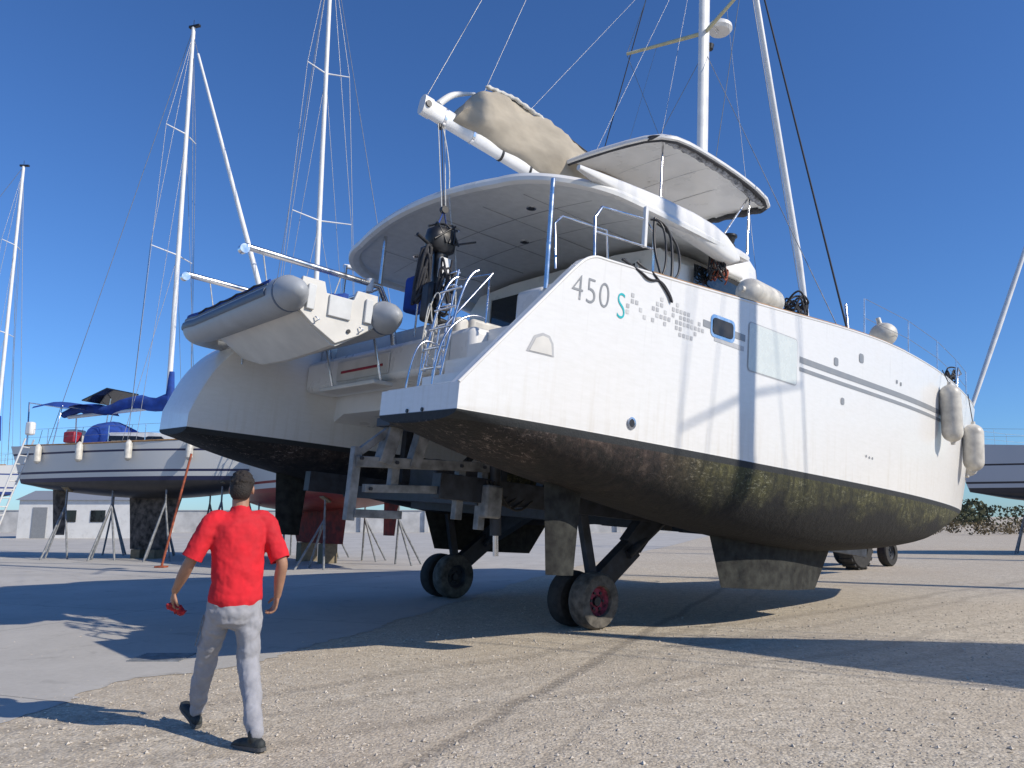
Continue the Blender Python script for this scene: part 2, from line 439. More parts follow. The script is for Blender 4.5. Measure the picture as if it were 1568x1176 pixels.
clump('curtain_dark_edge',[(4.7,-1.96,BZ-.15),(5.4,-1.97,BZ-.12),(6.5,-1.94,BZ-.12),(7.88,-1.82,BZ-.22)],.028,M['bimini'],cat,seed=13,amp=.3,wav=.2)
clump('rolled_front_curtain',[(7.86,-1.8,BZ-.26),(7.82,-.6,BZ-.20),(7.70,.5,BZ-.24)],.055,M['bimini'],cat,seed=5,amp=.3,wav=.2)
clump('rolled_rear_curtain',[(4.6,-1.95,BZ-.18),(4.4,-.6,BZ-.14),(4.12,1.2,BZ-.20)],.036,M['bimini'],cat,seed=6,amp=.25,wav=.15)
for a,b in (((4.9,-1.75,BZ-.1),(4.75,-1.9,3.5)),((7.4,-1.7,BZ-.15),(7.0,-1.95,3.3)),((4.7,.6,BZ-.1),(4.7,.7,3.4)),((7.4,.2,BZ-.1),(7.1,.3,3.2)),((7.4,-1.7,BZ-.15),(5.9,-1.9,3.4))):
    cyl('bimini_post',a,b,.018,M['steel'],cat)
# ---- mast, boom, rigging
def mx(z): return 8.52-.045*z-.03
rings=[ring((mx(z),0,z),(1,0,0),(0,1,0),.14,.095,20) for z in np.linspace(2.2,20.5,20)]
loft('mast',rings,M['alu'],cat,smooth=60)
BE=Vector((1.50,0,5.06)); BM=Vector((8.2,0,4.30)); bd_=(BM-BE).normalized(); bz=bd_.cross(Vector((0,1,0))).normalized()*-1
if bz.z<0: bz=-bz
rings=[ring(BE.lerp(BM,t),(0,1,0),bz,.085,.15,20,.8) for t in (0,.5,1)]
loft('boom',rings,M['alu'],cat,smooth=50)
rings=[ring(BE+bd_*a,(0,1,0),bz,.095,.165,20,.8) for a in (-.06,.10)]
loft('boom_end_cap',rings,M['white'],cat)
cyl('boom_sheave',BE+bd_*.0+Vector((0,-.12,0)),BE+Vector((0,.12,0)),.05,M['black'],cat)
for a in (.35,.9,1.5,2.1,3.0):
    rings=[ring(BE+bd_*(a+q),(0,1,0),bz,.095,.16,20,.8) for q in (-.02,.02)]
    loft('boom_strap',rings,M['black'] if a>1 else M['steel'],cat)
rings=[]
N=70
prof_h=interp([(0,.40),(.03,.66),(.10,.90),(.25,.98),(.45,.90),(.7,.64),(1,.35)])
for i in range(N):
    t=i/(N-1); c=BE.lerp(BM,.07+.90*t)+bz*-.03; h=prof_h(t)*(1+.02*math.sin(i*1.1)+.015*math.sin(i*2.3)); r=[]
    lean=-.10-.04*math.sin(i*.35)
    back=-(.22)*(1-t)**6
    for j in range(26):
        q=2*math.pi*j/26; s=math.sin(q); cw=math.cos(q)
        hh=(s*.5+.5); zz=hh*h; w=(.20*(1-.70*hh**1.3)+.02)*(1+.10*math.sin(i*.55+j*1.1)+.07*math.sin(i*.9-j*2.3))
        r.append(c+Vector((0,cw*w+lean*hh,0))+bz*(zz+.018*math.sin(i*.7+j*.9))+bd_*(back*hh+.35*hh*(1-t)**4))
    rings.append(r)
loft('mainsail_cover',rings,M['canvas'],cat,smooth=70)
tube('sail_head_white',[BE+bd_*.22+bz*.16,BE+bd_*.34+bz*.36,BE+bd_*.52+bz*.52,BE+bd_*.8+bz*.68],.055,M['white'],cat,smooth=True,radii=[1,1,.8,.4])
clump('sail_bunch',[BE+bd_*.9+bz*.84+Vector((0,-.1,0)),BE+bd_*1.5+bz*.94+Vector((0,-.12,0)),BE+bd_*2.2+bz*.93+Vector((0,-.1,0))],.035,M['wrope'],cat,seed=8,amp=.3)
tube('cover_edge_batten',[BE+bd_*a+bz*h_+Vector((0,-.11,0)) for a,h_ in ((1.0,.88),(2.2,.94),(3.6,.84),(5.0,.60))],.012,M['bimini'],cat)
HX=mx(17.2)
W=lambda n,a,b,r=.007,m='wire': tube(n,[a,b],r,M[m],cat,res=1)
tube('furled_genoa',[(12.9,0,2.6),(12.0,0,5.6),(HX+.35,0,16.6)],.06,M['alu'],cat,radii=[.5,1.25,.75])
W('forestay',(13.05,0,2.0),(HX,0,17.2),.01)
W('starboard_shroud',(7.36,-3.6,2.3),(mx(15.5),-.1,15.5),.016,'rope'); W('port_shroud',(7.36,3.6,2.3),(mx(15.5),.1,15.5),.012,'rope')
W('starboard_lower_shroud',(7.1,-3.6,2.3),(mx(9),-.1,9),.007)
W('port_lower_shroud',(7.1,3.6,2.3),(mx(9),.1,9),.007)
for s in (-1,1):
    tip=Vector((7.25,s*1.45,9.35)); tube('spreader',[(mx(9.6),s*.06,9.6),tip],.045,M['yel'],cat,radii=[1,.7])
    W('diamond_stay',(mx(5),s*.1,5.2),tip); W('diamond_stay',tip,(mx(14),s*.08,14.4))
    W('flag_halyard',(7.6,s*.9,9.45),(7.0,s*2.2,3.2),.004)
W('topping_lift',BE+bz*.2,(mx(20.3)-.1,0,20.3),.006)
for a,y in ((.25,-.05),(.5,-.05),(.75,.05)): W('lazy_jack',BE.lerp(BM,a)+bz*.6,(mx(12)-.1,y,12),.004)
W('main_halyard',BE+bd_*.9+bz*.5,(mx(20.3)-.15,.05,20.3),.005)
cyl('turnbuckle',(7.36,-3.6,2.25),(7.44,-3.5,2.85),.022,M['steel'],cat)
cyl('radar_bracket',(mx(9.9),0,9.9),(mx(9.9)+.5,0,9.85),.03,M['steel'],cat)
revolve('radar_dome',[(.0,0),(.22,0),(.27,.06),(.26,.14),(.18,.21),(.0,.24)],M['white'],cat,origin=(mx(9.9)+.55,0,9.88))
revolve('deck_floodlight',[(0,0),(.08,0),(.10,.1),(0,.12)],M['black'],cat,origin=(mx(9.5)+.2,0,9.3))
cyl('mast_winch',(mx(6.2),-.1,6.2),(mx(6.2),-.2,6.2),.06,M['steel'],cat)
cyl('forward_crossbeam',(12.2,-3.0,1.95),(12.2,3.0,1.95),.10,M['alu'],cat)
W('dolphin_striker',(12.2,-2.9,1.9),(12.2,0,1.2)); 
mesh('trampoline',[(10.2,-2.5,2.0),(12.1,-2.6,2.0),(12.1,2.6,2.0),(10.2,2.5,2.0)],[(0,1,2,3)],M['hypd'],cat,smooth=0)
def stan(x,h=.62): 
    b=hull_pt(x,ztop(x)); b=Vector((b.x,b.y+.1,b.z)); return b,b+Vector((0,0,h))
tops=[];mids=[]
for x in (7.4,9.0,10.4,11.6,12.4):
    a,b=stan(x); cyl('stanchion',a,b,.0125,M['steel'],cat,n=10); tops.append(b); mids.append(a.lerp(b,.5))
tube('lifeline_upper',tops,.004,M['wire'],cat); tube('lifeline_lower',mids,.004,M['wire'],cat)
tube('bow_pulpit',[(12.1,-3.35,2.15),(12.2,-3.35,2.75),(12.9,-3.15,2.78),(13.1,-2.95,2.75),(12.5,-2.7,2.72),(12.2,-2.65,2.12)],.014,M['steel'],cat)
for s in (1,):
    tt=[]
    for x in (2.0,4.0,6,8,10,12):
        b=hull_pt(x,ztop(x)); a=Vector((b.x-.4,-b.y-.1,b.z)); cyl('stanchion',a,a+Vector((0,0,.62)),.0125,M['steel'],cat,n=10); tt.append(a+Vector((0,0,.62)))
    tube('lifeline_port',tt,.004,M['wire'],cat)
tube('stern_rail',[(1.62,-3.72,1.86),(1.60,-3.70,2.35),(1.72,-3.68,2.52),(2.45,-3.66,2.62),(2.62,-3.66,2.5),(2.62,-3.68,1.9)],.016,M['steel'],cat)
tube('stern_rail_mid',[(1.60,-3.7,2.2),(2.62,-3.67,2.3)],.012,M['steel'],cat)
tube('stern_rail_inner',[(1.62,-3.1,1.9),(1.6,-3.05,2.45),(1.75,-3.0,2.6),(2.5,-3.0,2.66),(2.6,-3.0,1.9)],.014,M['steel'],cat)
box('rail_bracket',(2.45,-3.67,2.52),(.05,.05,.5),M['alu'],cat)
tube('black_hose',[(2.55,-3.72,2.65),(2.75,-3.78,2.62),(2.82,-3.8,2.2),(2.72,-3.86,1.75),(2.62,-3.86,1.65),(2.6,-3.84,1.9),(2.5,-3.75,2.3),(2.55,-3.72,2.65)],.016,M['black'],cat,smooth=True)
tube('black_hose',[(2.6,-3.72,2.6),(2.9,-3.78,2.5),(2.95,-3.82,2.1),(2.78,-3.84,1.9),(2.3,-3.84,1.92),(2.2,-3.8,2.0)],.014,M['black'],cat,smooth=True)
tube('black_hose',[(2.5,-3.7,2.62),(2.62,-3.80,2.66),(2.70,-3.82,2.1),(2.5,-3.86,1.8),(2.2,-3.86,1.86),(1.95,-3.84,1.95)],.013,M['black'],cat,smooth=True)
tube('mooring_rope',[(1.9,-3.86,1.93),(2.15,-3.9,1.86),(2.3,-3.92,1.78),(2.5,-3.9,1.85),(2.65,-3.92,1.72),(2.7,-3.93,1.6),(2.6,-3.92,1.75),(2.35,-3.9,1.9)],.014,M['rope'],cat,smooth=True)
def rope_pile(name,c,s,mat,par,n=40,r=.012,seed=2):
    q=random.Random(seed); pts=[]
    for i in range(n):
        a=i*1.1+q.uniform(-.5,.5); pts.append((c[0]+s[0]*math.cos(a)*q.uniform(.5,1),c[1]+s[1]*math.sin(a)*q.uniform(.5,1),c[2]+s[2]*q.uniform(-1,1)))
    return tube(name,pts,r,mat,par,smooth=True,res=2)
rope_pile('rope_tangle',(5.1,-2.75,3.05),(.22,.15,.3),M['rope'],cat,50)
rope_pile('rope_tangle_light',(5.25,-2.7,2.95),(.2,.15,.25),M['rust'],cat,24,.010,5)
rope_pile('rope_tangle_deck',(7.0,-2.9,2.75),(.35,.25,.3),M['rope'],cat,50,.016,9)
rope_pile('rope_tangle_bow',(12.1,-3.25,2.45),(.22,.12,.3),M['rope'],cat,50,.014,12)
rope_pile('rope_on_roof',(2.4,-3.5,1.95),(.35,.15,.08),M['rope'],cat,30,.012,15)
for x in (4.3,5.0): cyl('deck_winch',(x,-3.2,2.0),(x,-3.2,2.25),.09,M['black'],cat)
# ---- hull side details (starboard)
def patch(name,pts2,mat,off=.004,par=cat):
    vs=[hull_pt(x,z,off) for x,z in pts2]
    return mesh(name,vs,[list(range(len(vs)))],mat,par,smooth=0)
def strip(name,x0,x1,zf,w,mat,off=.004):
    xs=np.arange(x0,x1+.001,.12); vs=[];fs=[]
    for x in xs: vs+= [hull_pt(x,zf(x)-w/2,off),hull_pt(x,zf(x)+w/2,off)]
    for i in range(len(xs)-1): fs.append((2*i,2*i+2,2*i+3,2*i+1))
    return mesh(name,vs,fs,mat,cat,smooth=60)
zl=interp([(3.2,1.53),(5.5,1.50),(7.5,1.51),(9.5,1.53),(12,1.54)])
strip('side_stripe_dark',3.28,4.15,lambda x:zl(x),.085,M['stripe']); strip('side_stripe_dark',5.38,11.2,lambda x:zl(x),.085,M['stripe'])
strip('side_stripe_pale',3.5,4.15,lambda x:zl(x)-.14,.06,M['stripel']); strip('side_stripe_pale',5.38,11.2,lambda x:zl(x)-.13,.055,M['stripe'])
def rrect(x0,x1,z0,z1,r,n=5):
    o=[]
    for cx,cz,a in ((x1-r,z1-r,0),(x0+r,z1-r,90),(x0+r,z0+r,180),(x1-r,z0+r,270)):
        for k in range(n+1):
            t=math.radians(a+90*k/n); o.append((cx+r*math.cos(t),cz+r*math.sin(t)))
    return o
patch('hull_window_frame',rrect(3.42,3.90,1.40,1.68,.07),M['steel'],.006)
patch('hull_window_glass',rrect(3.46,3.86,1.44,1.64,.05),M['black'],.012)
patch('large_window_frame',rrect(4.18,5.32,1.12,1.76,.06),M['stripel'],.004)
patch('large_window_cover',rrect(4.195,5.305,1.135,1.745,.05),M['frame'],.008)
for x,z,s in ((6.55,1.12,.05),(6.35,1.66,.06),(7.1,1.86,.07),(8.3,1.72,.03),(8.45,1.71,.03)):
    patch('small_port',rrect(x-s,x+s,z-s,z+s,s*.6),M['stripe'],.006)
for x,z in ((7.3,.42),(7.4,.41),(7.5,.41)): patch('vent_hole',rrect(x-.02,x+.02,z-.02,z+.02,.018),M['stripe'],.006)
patch('step_recess',[(.70,.67),(1.04,.67),(1.02,.80),(.97,.87),(.88,.885),(.78,.84)],M['stripel'],.005)
patch('step_recess_inner',[(.735,.68),(1.01,.68),(.99,.79),(.95,.845),(.88,.855),(.80,.815)],M['ivory'],.009)
c0=hull_pt(2.17,.17); 
revolve('through_hull_fitting',[(.02,-.0),(.062,-.0),(.066,.014),(.045,.016),(.04,.004),(.0,.004)],M['steel'],cat,origin=c0,axis=(0,-1,0))
cyl('through_hull_bore',c0+Vector((0,-.002,0)),c0+Vector((0,-.012,0)),.046,M['black'],cat)
for xx in (.35,.62): cyl('transom_fitting',(-.012,YC-xx+.5,-.0+.02),(.01,YC-xx+.5,.02),.02,M['black'],cat)
q=random.Random(4); vs=[[],[]];fs=[[],[]]
for i in range(20):
    for j in range(6):
        x=1.98+i*.067; z=1.27+j*.067
        pr=.30+.55*(i/19); lim=abs(j-2.5+.02*i)
        if q.random()<pr-lim*.10 and not (j==5 and i>12):
            m_=1 if q.random()<.25+i*.04 else 0
            k=len(vs[m_]); w=.046
            vs[m_]+=[hull_pt(x,z,.004),hull_pt(x+w,z,.004),hull_pt(x+w,z+w,.004),hull_pt(x,z+w,.004)]; fs[m_].append((k,k+1,k+2,k+3))
M['pale2']=simple('pale_graphic',(.55,.55,.54),.4,var=.03)
mesh('checker_graphic',vs[0],fs[0],M['pale2'],cat,smooth=0); mesh('checker_graphic_dark',vs[1],fs[1],M['stripel'],cat,smooth=0)
def hulltext(body,x0,z0,size,mat,name,sx=1):
    t=bpy.data.curves.new('tmp','FONT'); t.body=body; t.size=size; t.offset=-.0045*size/.3; t.resolution_u=6; t.space_character=1.08
    o=bpy.data.objects.new('tmp',t); link(o); bpy.context.view_layer.update()
    me=bpy.data.meshes.new_from_object(o.evaluated_get(bpy.context.evaluated_depsgraph_get())); bpy.data.objects.remove(o)
    for v in me.vertices:
        x=x0+v.co.x*sx; z=z0+v.co.y; h=hull_pt(x,z,.005); v.co=h
    me.materials.clear(); me.materials.append(mat)
    n=bpy.data.objects.new(name,me); link(n); n.parent=cat
hulltext('450',1.19,1.32,.40,M['stripe'],'hull_number',sx=.86)
hulltext('S',1.83,1.26,.42,M['teal'],'hull_letter',sx=.75)
box('platform_pad',(.25,-3.0,.262),(.42,1.2,.02),M['liner'],cat,bevel=.006)
# ---------------------------------------------------------------- boarding ladder
lad=empty('boarding_ladder',CM)
for y in (-2.55,-2.15):
    tube('stile',[(.55,y,.28),(.62,y,.9),(.80,y,1.75),(.95,y,1.80)],.016,M['steel'],lad,smooth=True)
for t in np.linspace(.05,.95,6):
    z=.32+t*1.3; cyl('rung',(.57+.02*t+.16*t*t,-2.55,z),(.57+.02*t+.16*t*t,-2.15,z),.014,M['steel'],lad,n=10)
lad2=empty('folding_ladder',CM)
for y in (-2.0,-1.72):
    tube('stile',[(.9,y,.7),(1.0,y,1.5),(1.05,y,1.95)],.014,M['steel'],lad2)
    tube('stile_lower',[(.82,y,.45),(.86,y,1.2)],.014,M['steel'],lad2)
for z in (.75,1.0,1.25,1.5,1.75,1.92): box('tread',(.9+.12*(z-.7),-1.86,z),(.07,.28,.02),M['steel'],lad2,bevel=.004)
tube('stern_gate_rail',[(1.3,-2.3,1.3),(1.3,-2.3,1.9),(1.25,-1.6,1.95),(1.25,-1.6,1.3)],.014,M['steel'],cat)
tube('stern_gate_rail',[(.7,-2.35,.5),(.72,-2.35,1.15),(1.3,-2.35,1.9)],.014,M['steel'],cat)
tube('stern_gate_rail',[(1.2,-1.3,1.3),(1.2,-1.3,1.85),(1.2,-.9,1.85),(1.2,-.9,1.3)],.014,M['steel'],cat)
tube('platform_grab_rail',[(.35,-2.75,.26),(.35,-2.75,.85),(.75,-2.75,1.25),(.95,-2.75,1.2)],.014,M['steel'],cat,smooth=True)
tube('platform_grab_rail',[(.25,-2.4,.26),(.28,-2.4,.75),(.5,-2.4,.95),(.7,-2.4,.8)],.012,M['steel'],cat,smooth=True)
for y,x1,x0 in ((0.0,1.1,-.85),(2.0,1.1,-.95)):
    tube('davit_arm',[(1.45,y,1.25),(1.35,y,1.7),(1.1,y,2.12),(x0,y,2.14)],.045,M['steel'],cat,smooth=False)
    cyl('davit_sheave',(x0,y-.05,2.10),(x0,y+.05,2.10),.06,M['steel'],cat)
    cyl('davit_pad',(.95,y,2.0),(.95,y,2.19),.05,M['alu'],cat)
    for x in (-.6,.5): tube('davit_fall',[(x,y,2.12),(x*.6,y,1.25)],.008,M['wrope'],cat)
tube('davit_tie',[(1.1,0,2.1),(1.1,2,2.1)],.03,M['steel'],cat)
# ---------------------------------------------------------------- dinghy
dg=empty('inflatable_dinghy',CM)
def dinghy():
    zc=1.40; R=.22; Xa,Xf=-.60,.66; xm=(Xa+Xf)/2; ys=-1.05
    hwid=(Xf-Xa)/2
    L=[(-1,ys-.32),(-1,ys-.27),(-1,ys-.15),(-1,ys-.02),(-1,ys+.2),(-1,0),(-1,.8),(-1,1.7)]
    pts=[Vector((xm+a*hwid,y,zc)) for a,y in L]
    for k in range(1,16):
        t=math.pi*k/16; pts.append(Vector((xm-hwid*math.cos(t), 1.7+1.4*math.sin(t)**.85, zc+.16*math.sin(t))))
    pts+=[Vector((xm+hwid,v.y,zc)) for v in pts[:8][::-1]]
    rr_=[.12,.42,.74,.95,1]; rad=rr_+[1]*(len(pts)-10)+rr_[::-1]
    def frame(i):
        a=pts[max(0,i-1)]; b=pts[min(len(pts)-1,i+1)]; d=(b-a).normalized(); y=Vector((0,0,1)).cross(d).normalized(); return y,d.cross(y)
    rings=[]
    for i,pt in enumerate(pts):
        y,z=frame(i); rings.append(ring(pt,y,z,R*rad[i],R*rad[i],24))
    loft('inflated_tube',rings,M['hyp'],dg,smooth=60)
    for nm,oy,oz,w,h,m in (('rubbing_strake',R,0,.022,.05,'hypd'),('tube_stripe',R*.80,R*.62,.012,.030,'blue'),('upper_seam',R*.9,R*.42,.012,.012,'hypd')):
        rings=[]
        for i in range(4,len(pts)-4):
            y,z=frame(i); out=y if y.dot(pts[i]-Vector((xm,1.0,zc)))>0 else -y
            rings.append(ring(pts[i]+out*oy+Vector((0,0,oz)),y,Vector((0,0,1)),w,h,8))
        loft(nm,rings,M[m],dg,smooth=60)
    for xx in (Xa,Xf):
        rings=[ring((xx,ys+q,zc),(1,0,0),(0,0,1),R*.965+.004,R*.965+.004,24) for q in (0.0,.035)]
        loft('cone_seam',rings,M['hypd'],dg)
    rings=[]
    for y,w,d in ((-1.0,.52,.42),(-.5,.54,.45),(.3,.54,.47),(1.1,.52,.45),(1.9,.44,.36),(2.4,.30,.20),(2.8,.12,.04)):
        z0=zc-.06+max(0,y-1.2)*.06; k=max(0,y-1.0)*.05
        rings.append([(xm-w,y,z0),(xm-w*1.0,y,z0-d*.25+k),(xm-w*.62,y,z0-d*.55+k),(xm-w*.55,y,z0-d*.62+k),(xm-.03,y,z0-d+k),(xm+.03,y,z0-d+k),(xm+w*.55,y,z0-d*.62+k),(xm+w*.62,y,z0-d*.55+k),(xm+w,y,z0-d*.25+k),(xm+w,y,z0)])
    loft('rigid_vee_hull',rings,M['ivory'],dg,smooth=30)
    ty=-1.02
    pl=[(xm-.52,zc-.14),(xm-.5,zc+.25),(xm-.22,zc+.25),(xm-.18,zc+.12),(xm+.18,zc+.12),(xm+.22,zc+.25),(xm+.5,zc+.25),(xm+.52,zc-.14),(xm+.30,zc-.30),(xm,zc-.46),(xm-.3,zc-.30)]
    vs=[(x,ty-.03,z) for x,z in pl]+[(x,ty+.03,z) for x,z in pl]; n=len(pl)
    fs=[list(range(n)),list(range(n,2*n))[::-1]]+[(i,(i+1)%n,n+(i+1)%n,n+i) for i in range(n)]
    mesh('transom',vs,fs,M['ivory'],dg,bevel=.008)
    box('motor_pad',(xm,ty-.045,zc-.02),(.3,.03,.26),M['liner'],dg)
    for sx in (-.38,.38): box('transom_bracket',(xm+sx,ty-.05,zc+.02),(.1,.04,.3),M['liner'],dg)
    for sx in (-.30,.28): tube('transom_ring',[(xm+sx,ty-.05,zc-.2),(xm+sx+.04,ty-.09,zc-.23),(xm+sx,ty-.05,zc-.27)],.008,M['steel'],dg)
    cyl('drain_plug',(xm+.15,ty-.05,zc-.28),(xm+.15,ty-.02,zc-.28),.025,M['black'],dg)
    box('thwart',(xm,.0,zc+.16),(.95,.25,.05),M['white'],dg)
    tube('grab_rope',[(Xa-.2,y,zc+.12+.03*(k%2)) for k,y in enumerate(np.linspace(-.7,1.6,9))],.01,M['rope'],dg)
    for y in (-.4,.5,1.4): box('tube_handle',(Xa-.03,y,zc+R),(.05,.22,.03),M['hypd'],dg)
    cyl('fuel_can',(xm+.3,.5,zc+.1),(xm+.3,.5,zc+.42),.13,M['brass'],dg)
    clump('dinghy_cover_bundle',[(xm+.25,-.6,zc+.20),(xm+.3,.2,zc+.23),(xm+.1,1.2,zc+.22)],.11,M['blue'],dg,seed=31)
dinghy()
mesh('furled_ensign',[(.3,1.3,1.75),(.9,1.3,1.75),(.5,1.35,2.2)],[(0,1,2)],M['blue'],cat,smooth=0)
# ---------------------------------------------------------------- outboard
ob=empty('outboard_motor',CM)
oc=Vector((1.25,-1.22,0))
rings=[ring((oc.x,oc.y,z),(1,0,0),(0,1,0),a,b,18,.7) for z,a,b in ((2.38,.13,.10),(2.42,.19,.13),(2.58,.21,.145),(2.68,.19,.13),(2.73,.10,.08),(2.735,.02,.02))]
loft('engine_cowl',rings,M['black'],ob,smooth=50)
for k in range(5): tube('cowl_cable',[(oc.x+random.uniform(-.2,.2),oc.y+random.uniform(-.15,.15),2.72),(oc.x+random.uniform(-.3,.3),oc.y-.1,2.9),(oc.x+random.uniform(-.25,.25),oc.y-.15,2.5)],.014,M['black'],ob,smooth=True)
box('clamp_bracket',(oc.x-.2,oc.y,2.25),(.1,.18,.34),M['black'],ob,bevel=.02)
tube('tiller',[(oc.x-.15,oc.y-.05,2.42),(oc.x-.45,oc.y-.15,2.48)],.022,M['black'],ob)
tube('tiller_right',[(oc.x+.1,oc.y-.1,2.5),(oc.x+.42,oc.y-.2,2.62)],.014,M['black'],ob)
rings=[ring((oc.x+.02,oc.y,z),(1,0,0),(0,1,0),a,b,14,.8) for z,a,b in ((2.38,.10,.08),(2.1,.09,.07),(1.85,.07,.05),(1.62,.07,.04),(1.55,.10,.035))]
loft('drive_leg',rings,M['black'],ob,smooth=50)
box('leg_white_panel',(oc.x+.04,oc.y-.10,2.17),(.18,.07,.28),M['white'],ob,bevel=.02)
box('cavitation_plate',(oc.x+.05,oc.y,1.60),(.32,.16,.015),M['black'],ob)
rings=[ring((oc.x-.14+t*.36,oc.y,1.50),(0,1,0),(0,0,1),r,r,12) for t,r in ((0,.01),(.2,.04),(.8,.045),(1,.03))]
loft('gearcase',rings,M['black'],ob,smooth=60)
mesh('skeg',[(oc.x-.02,oc.y,1.48),(oc.x+.14,oc.y,1.48),(oc.x+.10,oc.y,1.32),(oc.x+.03,oc.y,1.32)],[(0,1,2,3)],M['black'],ob,smooth=0)
for k in range(3):
    a=k*2.1; cx=oc.x+.24
    mesh('propeller_blade',[(cx,oc.y,1.5),(cx+.02,oc.y+.10*math.cos(a-.3),1.5+.10*math.sin(a-.3)),(cx,oc.y+.12*math.cos(a+.2),1.5+.12*math.sin(a+.2)),(cx-.02,oc.y+.07*math.cos(a+.6),1.5+.07*math.sin(a+.6))],[(0,1,2,3)],M['black'],ob,smooth=0)
for dx in (-.03,0,.03): tube('lifting_tackle',[(oc.x+dx,oc.y,2.95),(1.82+dx*2,0,4.9)],.007,M['wrope'] if dx else M['rope'],ob)
tube('lifting_strop',[(oc.x-.15,oc.y,2.5),(oc.x,oc.y,2.98),(oc.x+.15,oc.y,2.5)],.012,M['blue'],ob)
cyl('tackle_block',(oc.x,oc.y-.03,2.99),(oc.x,oc.y+.03,2.99),.05,M['black'],ob); cyl('tackle_block_upper',(1.82,-.03,4.86),(1.82,.03,4.86),.05,M['black'],ob)
tube('fall_tail',[(1.85,0,4.86),(1.6,-.7,4.0),(1.45,-1.0,3.2),(1.5,-1.3,2.3),(1.4,-1.5,1.5)],.008,M['wrope'],ob,smooth=True)
rope_pile('hanging_gear',(.95,-1.35,1.95),(.12,.1,.45),M['rope'],cat,50,.02,21)
rope_pile('hanging_gear',(1.05,-1.75,1.75),(.14,.1,.40),M['rope'],cat,34,.014,22)
rope_pile('hanging_line',(.8,-1.9,1.2),(.12,.08,.45),M['wrope'],cat,24,.008,23)
box('stern_gear_bag',(1.35,-.6,1.95),(.25,.3,.5),M['blue'],cat,bevel=.05)
box('stern_gear_box',(1.0,-1.55,1.6),(.22,.22,.5),M['black'],cat,bevel=.05)
# ---------------------------------------------------------------- fenders
def fender(c,axis,L,r,ball=False):
    e=empty('fender',CM); 
    if ball: prof=[(.0,-L/2),(.03,-L/2)]+[(r*math.sin(t),-L/2+.03+ (1-math.cos(t))*(L-.1)/2) for t in np.linspace(.15,2.95,12)]+[(.04,L/2-.03),(.04,L/2+.04),(0,L/2+.05)]
    else: prof=[(0,-L/2-.05),(.035,-L/2-.05),(.04,-L/2)]+[(r*math.sin(t),-L/2+r*(1-math.cos(t))) for t in np.linspace(.35,1.57,6)]+[(r*math.sin(t),L/2-r*(1+math.cos(t))) for t in np.linspace(1.57,2.8,6)]+[(.04,L/2),(.035,L/2+.05),(0,L/2+.05)]
    revolve('fender_body',prof,M['fend'],e,origin=c,axis=axis)
    return e
def hangf(x,z,L,r,tilt=0):
    b=hull_pt(x,z); c=Vector((b.x,b.y-r-.01,z)); e=fender(c,(tilt,0,1),L,r)
    t=hull_pt(x,ztop(x)); tube('lanyard',[c+Vector((tilt*L/2,0,L/2)),Vector((t.x,t.y-.01,t.z+.05))],.008,M['rope'],e)
fender((4.9,-3.62,2.30),(1,.1,.03),.95,.19)
fender((8.6,-3.55,2.62),(0,.3,1),.5,.22,True)
hangf(10.3,1.52,1.0,.17,-.12); hangf(12.0,1.15,.9,.18,.0); 
fender((13.15,-3.2,1.05),(.5,0,1),.75,.16)
# ---------------------------------------------------------------- trailer
tl=empty('boat_trailer',CM)
G=lambda x,y: -(2.6465-.0679*x+.0497*y)/.9965
for s in (-1,1):
    beam('side_beam',(1.2,s*1.75,-.62),(10.5,s*1.75,-.70),.18,.30,M['dkgrey'],tl)
    for x in (2.9,5,7.5,9.5):
        beam('lift_post',(x,s*1.75,-.5),(x,s*1.75,.42),.14,.14,M['dkgrey'],tl); box('support_pad',(x,s*1.75,.44),(.5,.35,.08),M['rubber'],tl)
    for x in (3.6,5.6,8.0):
        beam('diagonal_brace',(x,s*1.75,-.6),(x+.9,s*1.75,.35),.08,.10,M['dkgrey'],tl)
for x in (3.2,5.5,7.8,10.3): beam('cross_beam',(x,-1.75,-.78),(x,1.75,-.78),.2,.24,M['dkgrey'],tl)
box('hydraulic_power_unit',(2.7,.2,-.45),(.9,.7,.55),M['dkgrey'],tl,bevel=.04)
box('toolbox',(3.9,-1.2,-.45),(.8,.5,.4),M['dkgrey'],tl,bevel=.03)
y=-1.75
beam('rear_frame_top',(.10,y,-.46),(1.95,y,-.33),.10,.12,M['grey'],tl)
beam('rear_frame_mid',(.25,y,-.74),(1.95,y,-.62),.08,.09,M['grey'],tl)
beam('rear_frame_low',(.15,y-.01,-1.02),(.75,y-.01,-1.0),.08,.09,M['grey'],tl)
for x,z0,z1 in ((.12,-1.1,-.3),(.62,-.75,-.38),(1.55,-1.0,-.35),(1.9,-1.1,-.30)):
    beam('rear_frame_upright',(x,y+.02,z0),(x,y+.02,z1),.10,.10,M['grey'],tl)
beam('rear_frame_post',(.45,y,-.45),(.55,y,-.02),.16,.16,M['grey'],tl)
beam('rear_frame_post',(.85,y,-.45),(.95,y,-.0),.14,.14,M['grey'],tl)
beam('rear_frame_brace',(.15,y,-.35),(.5,y,-.05),.07,.08,M['grey'],tl)
box('rear_pad',(.7,y,.02),(.6,.3,.1),M['dkgrey'],tl)
for x,z in ((.15,-.42),(.6,-.42),(1.5,-.36),(1.85,-.34),(.3,-.74),(1.5,-.66)): cyl('frame_bolt',(x,y-.06,z),(x,y-.085,z),.022,M['dkgrey'],tl,n=6)
cyl('hydraulic_cylinder',(2.0,y-.08,-.3),(2.1,y-.08,-1.15),.07,M['dkgrey'],tl)
cyl('hydraulic_rod',(2.1,y-.08,-1.15),(2.13,y-.08,-1.4),.035,M['steel'],tl)
box('valve_block',(1.95,y-.12,-.75),(.25,.16,.4),M['grey'],tl,bevel=.03)
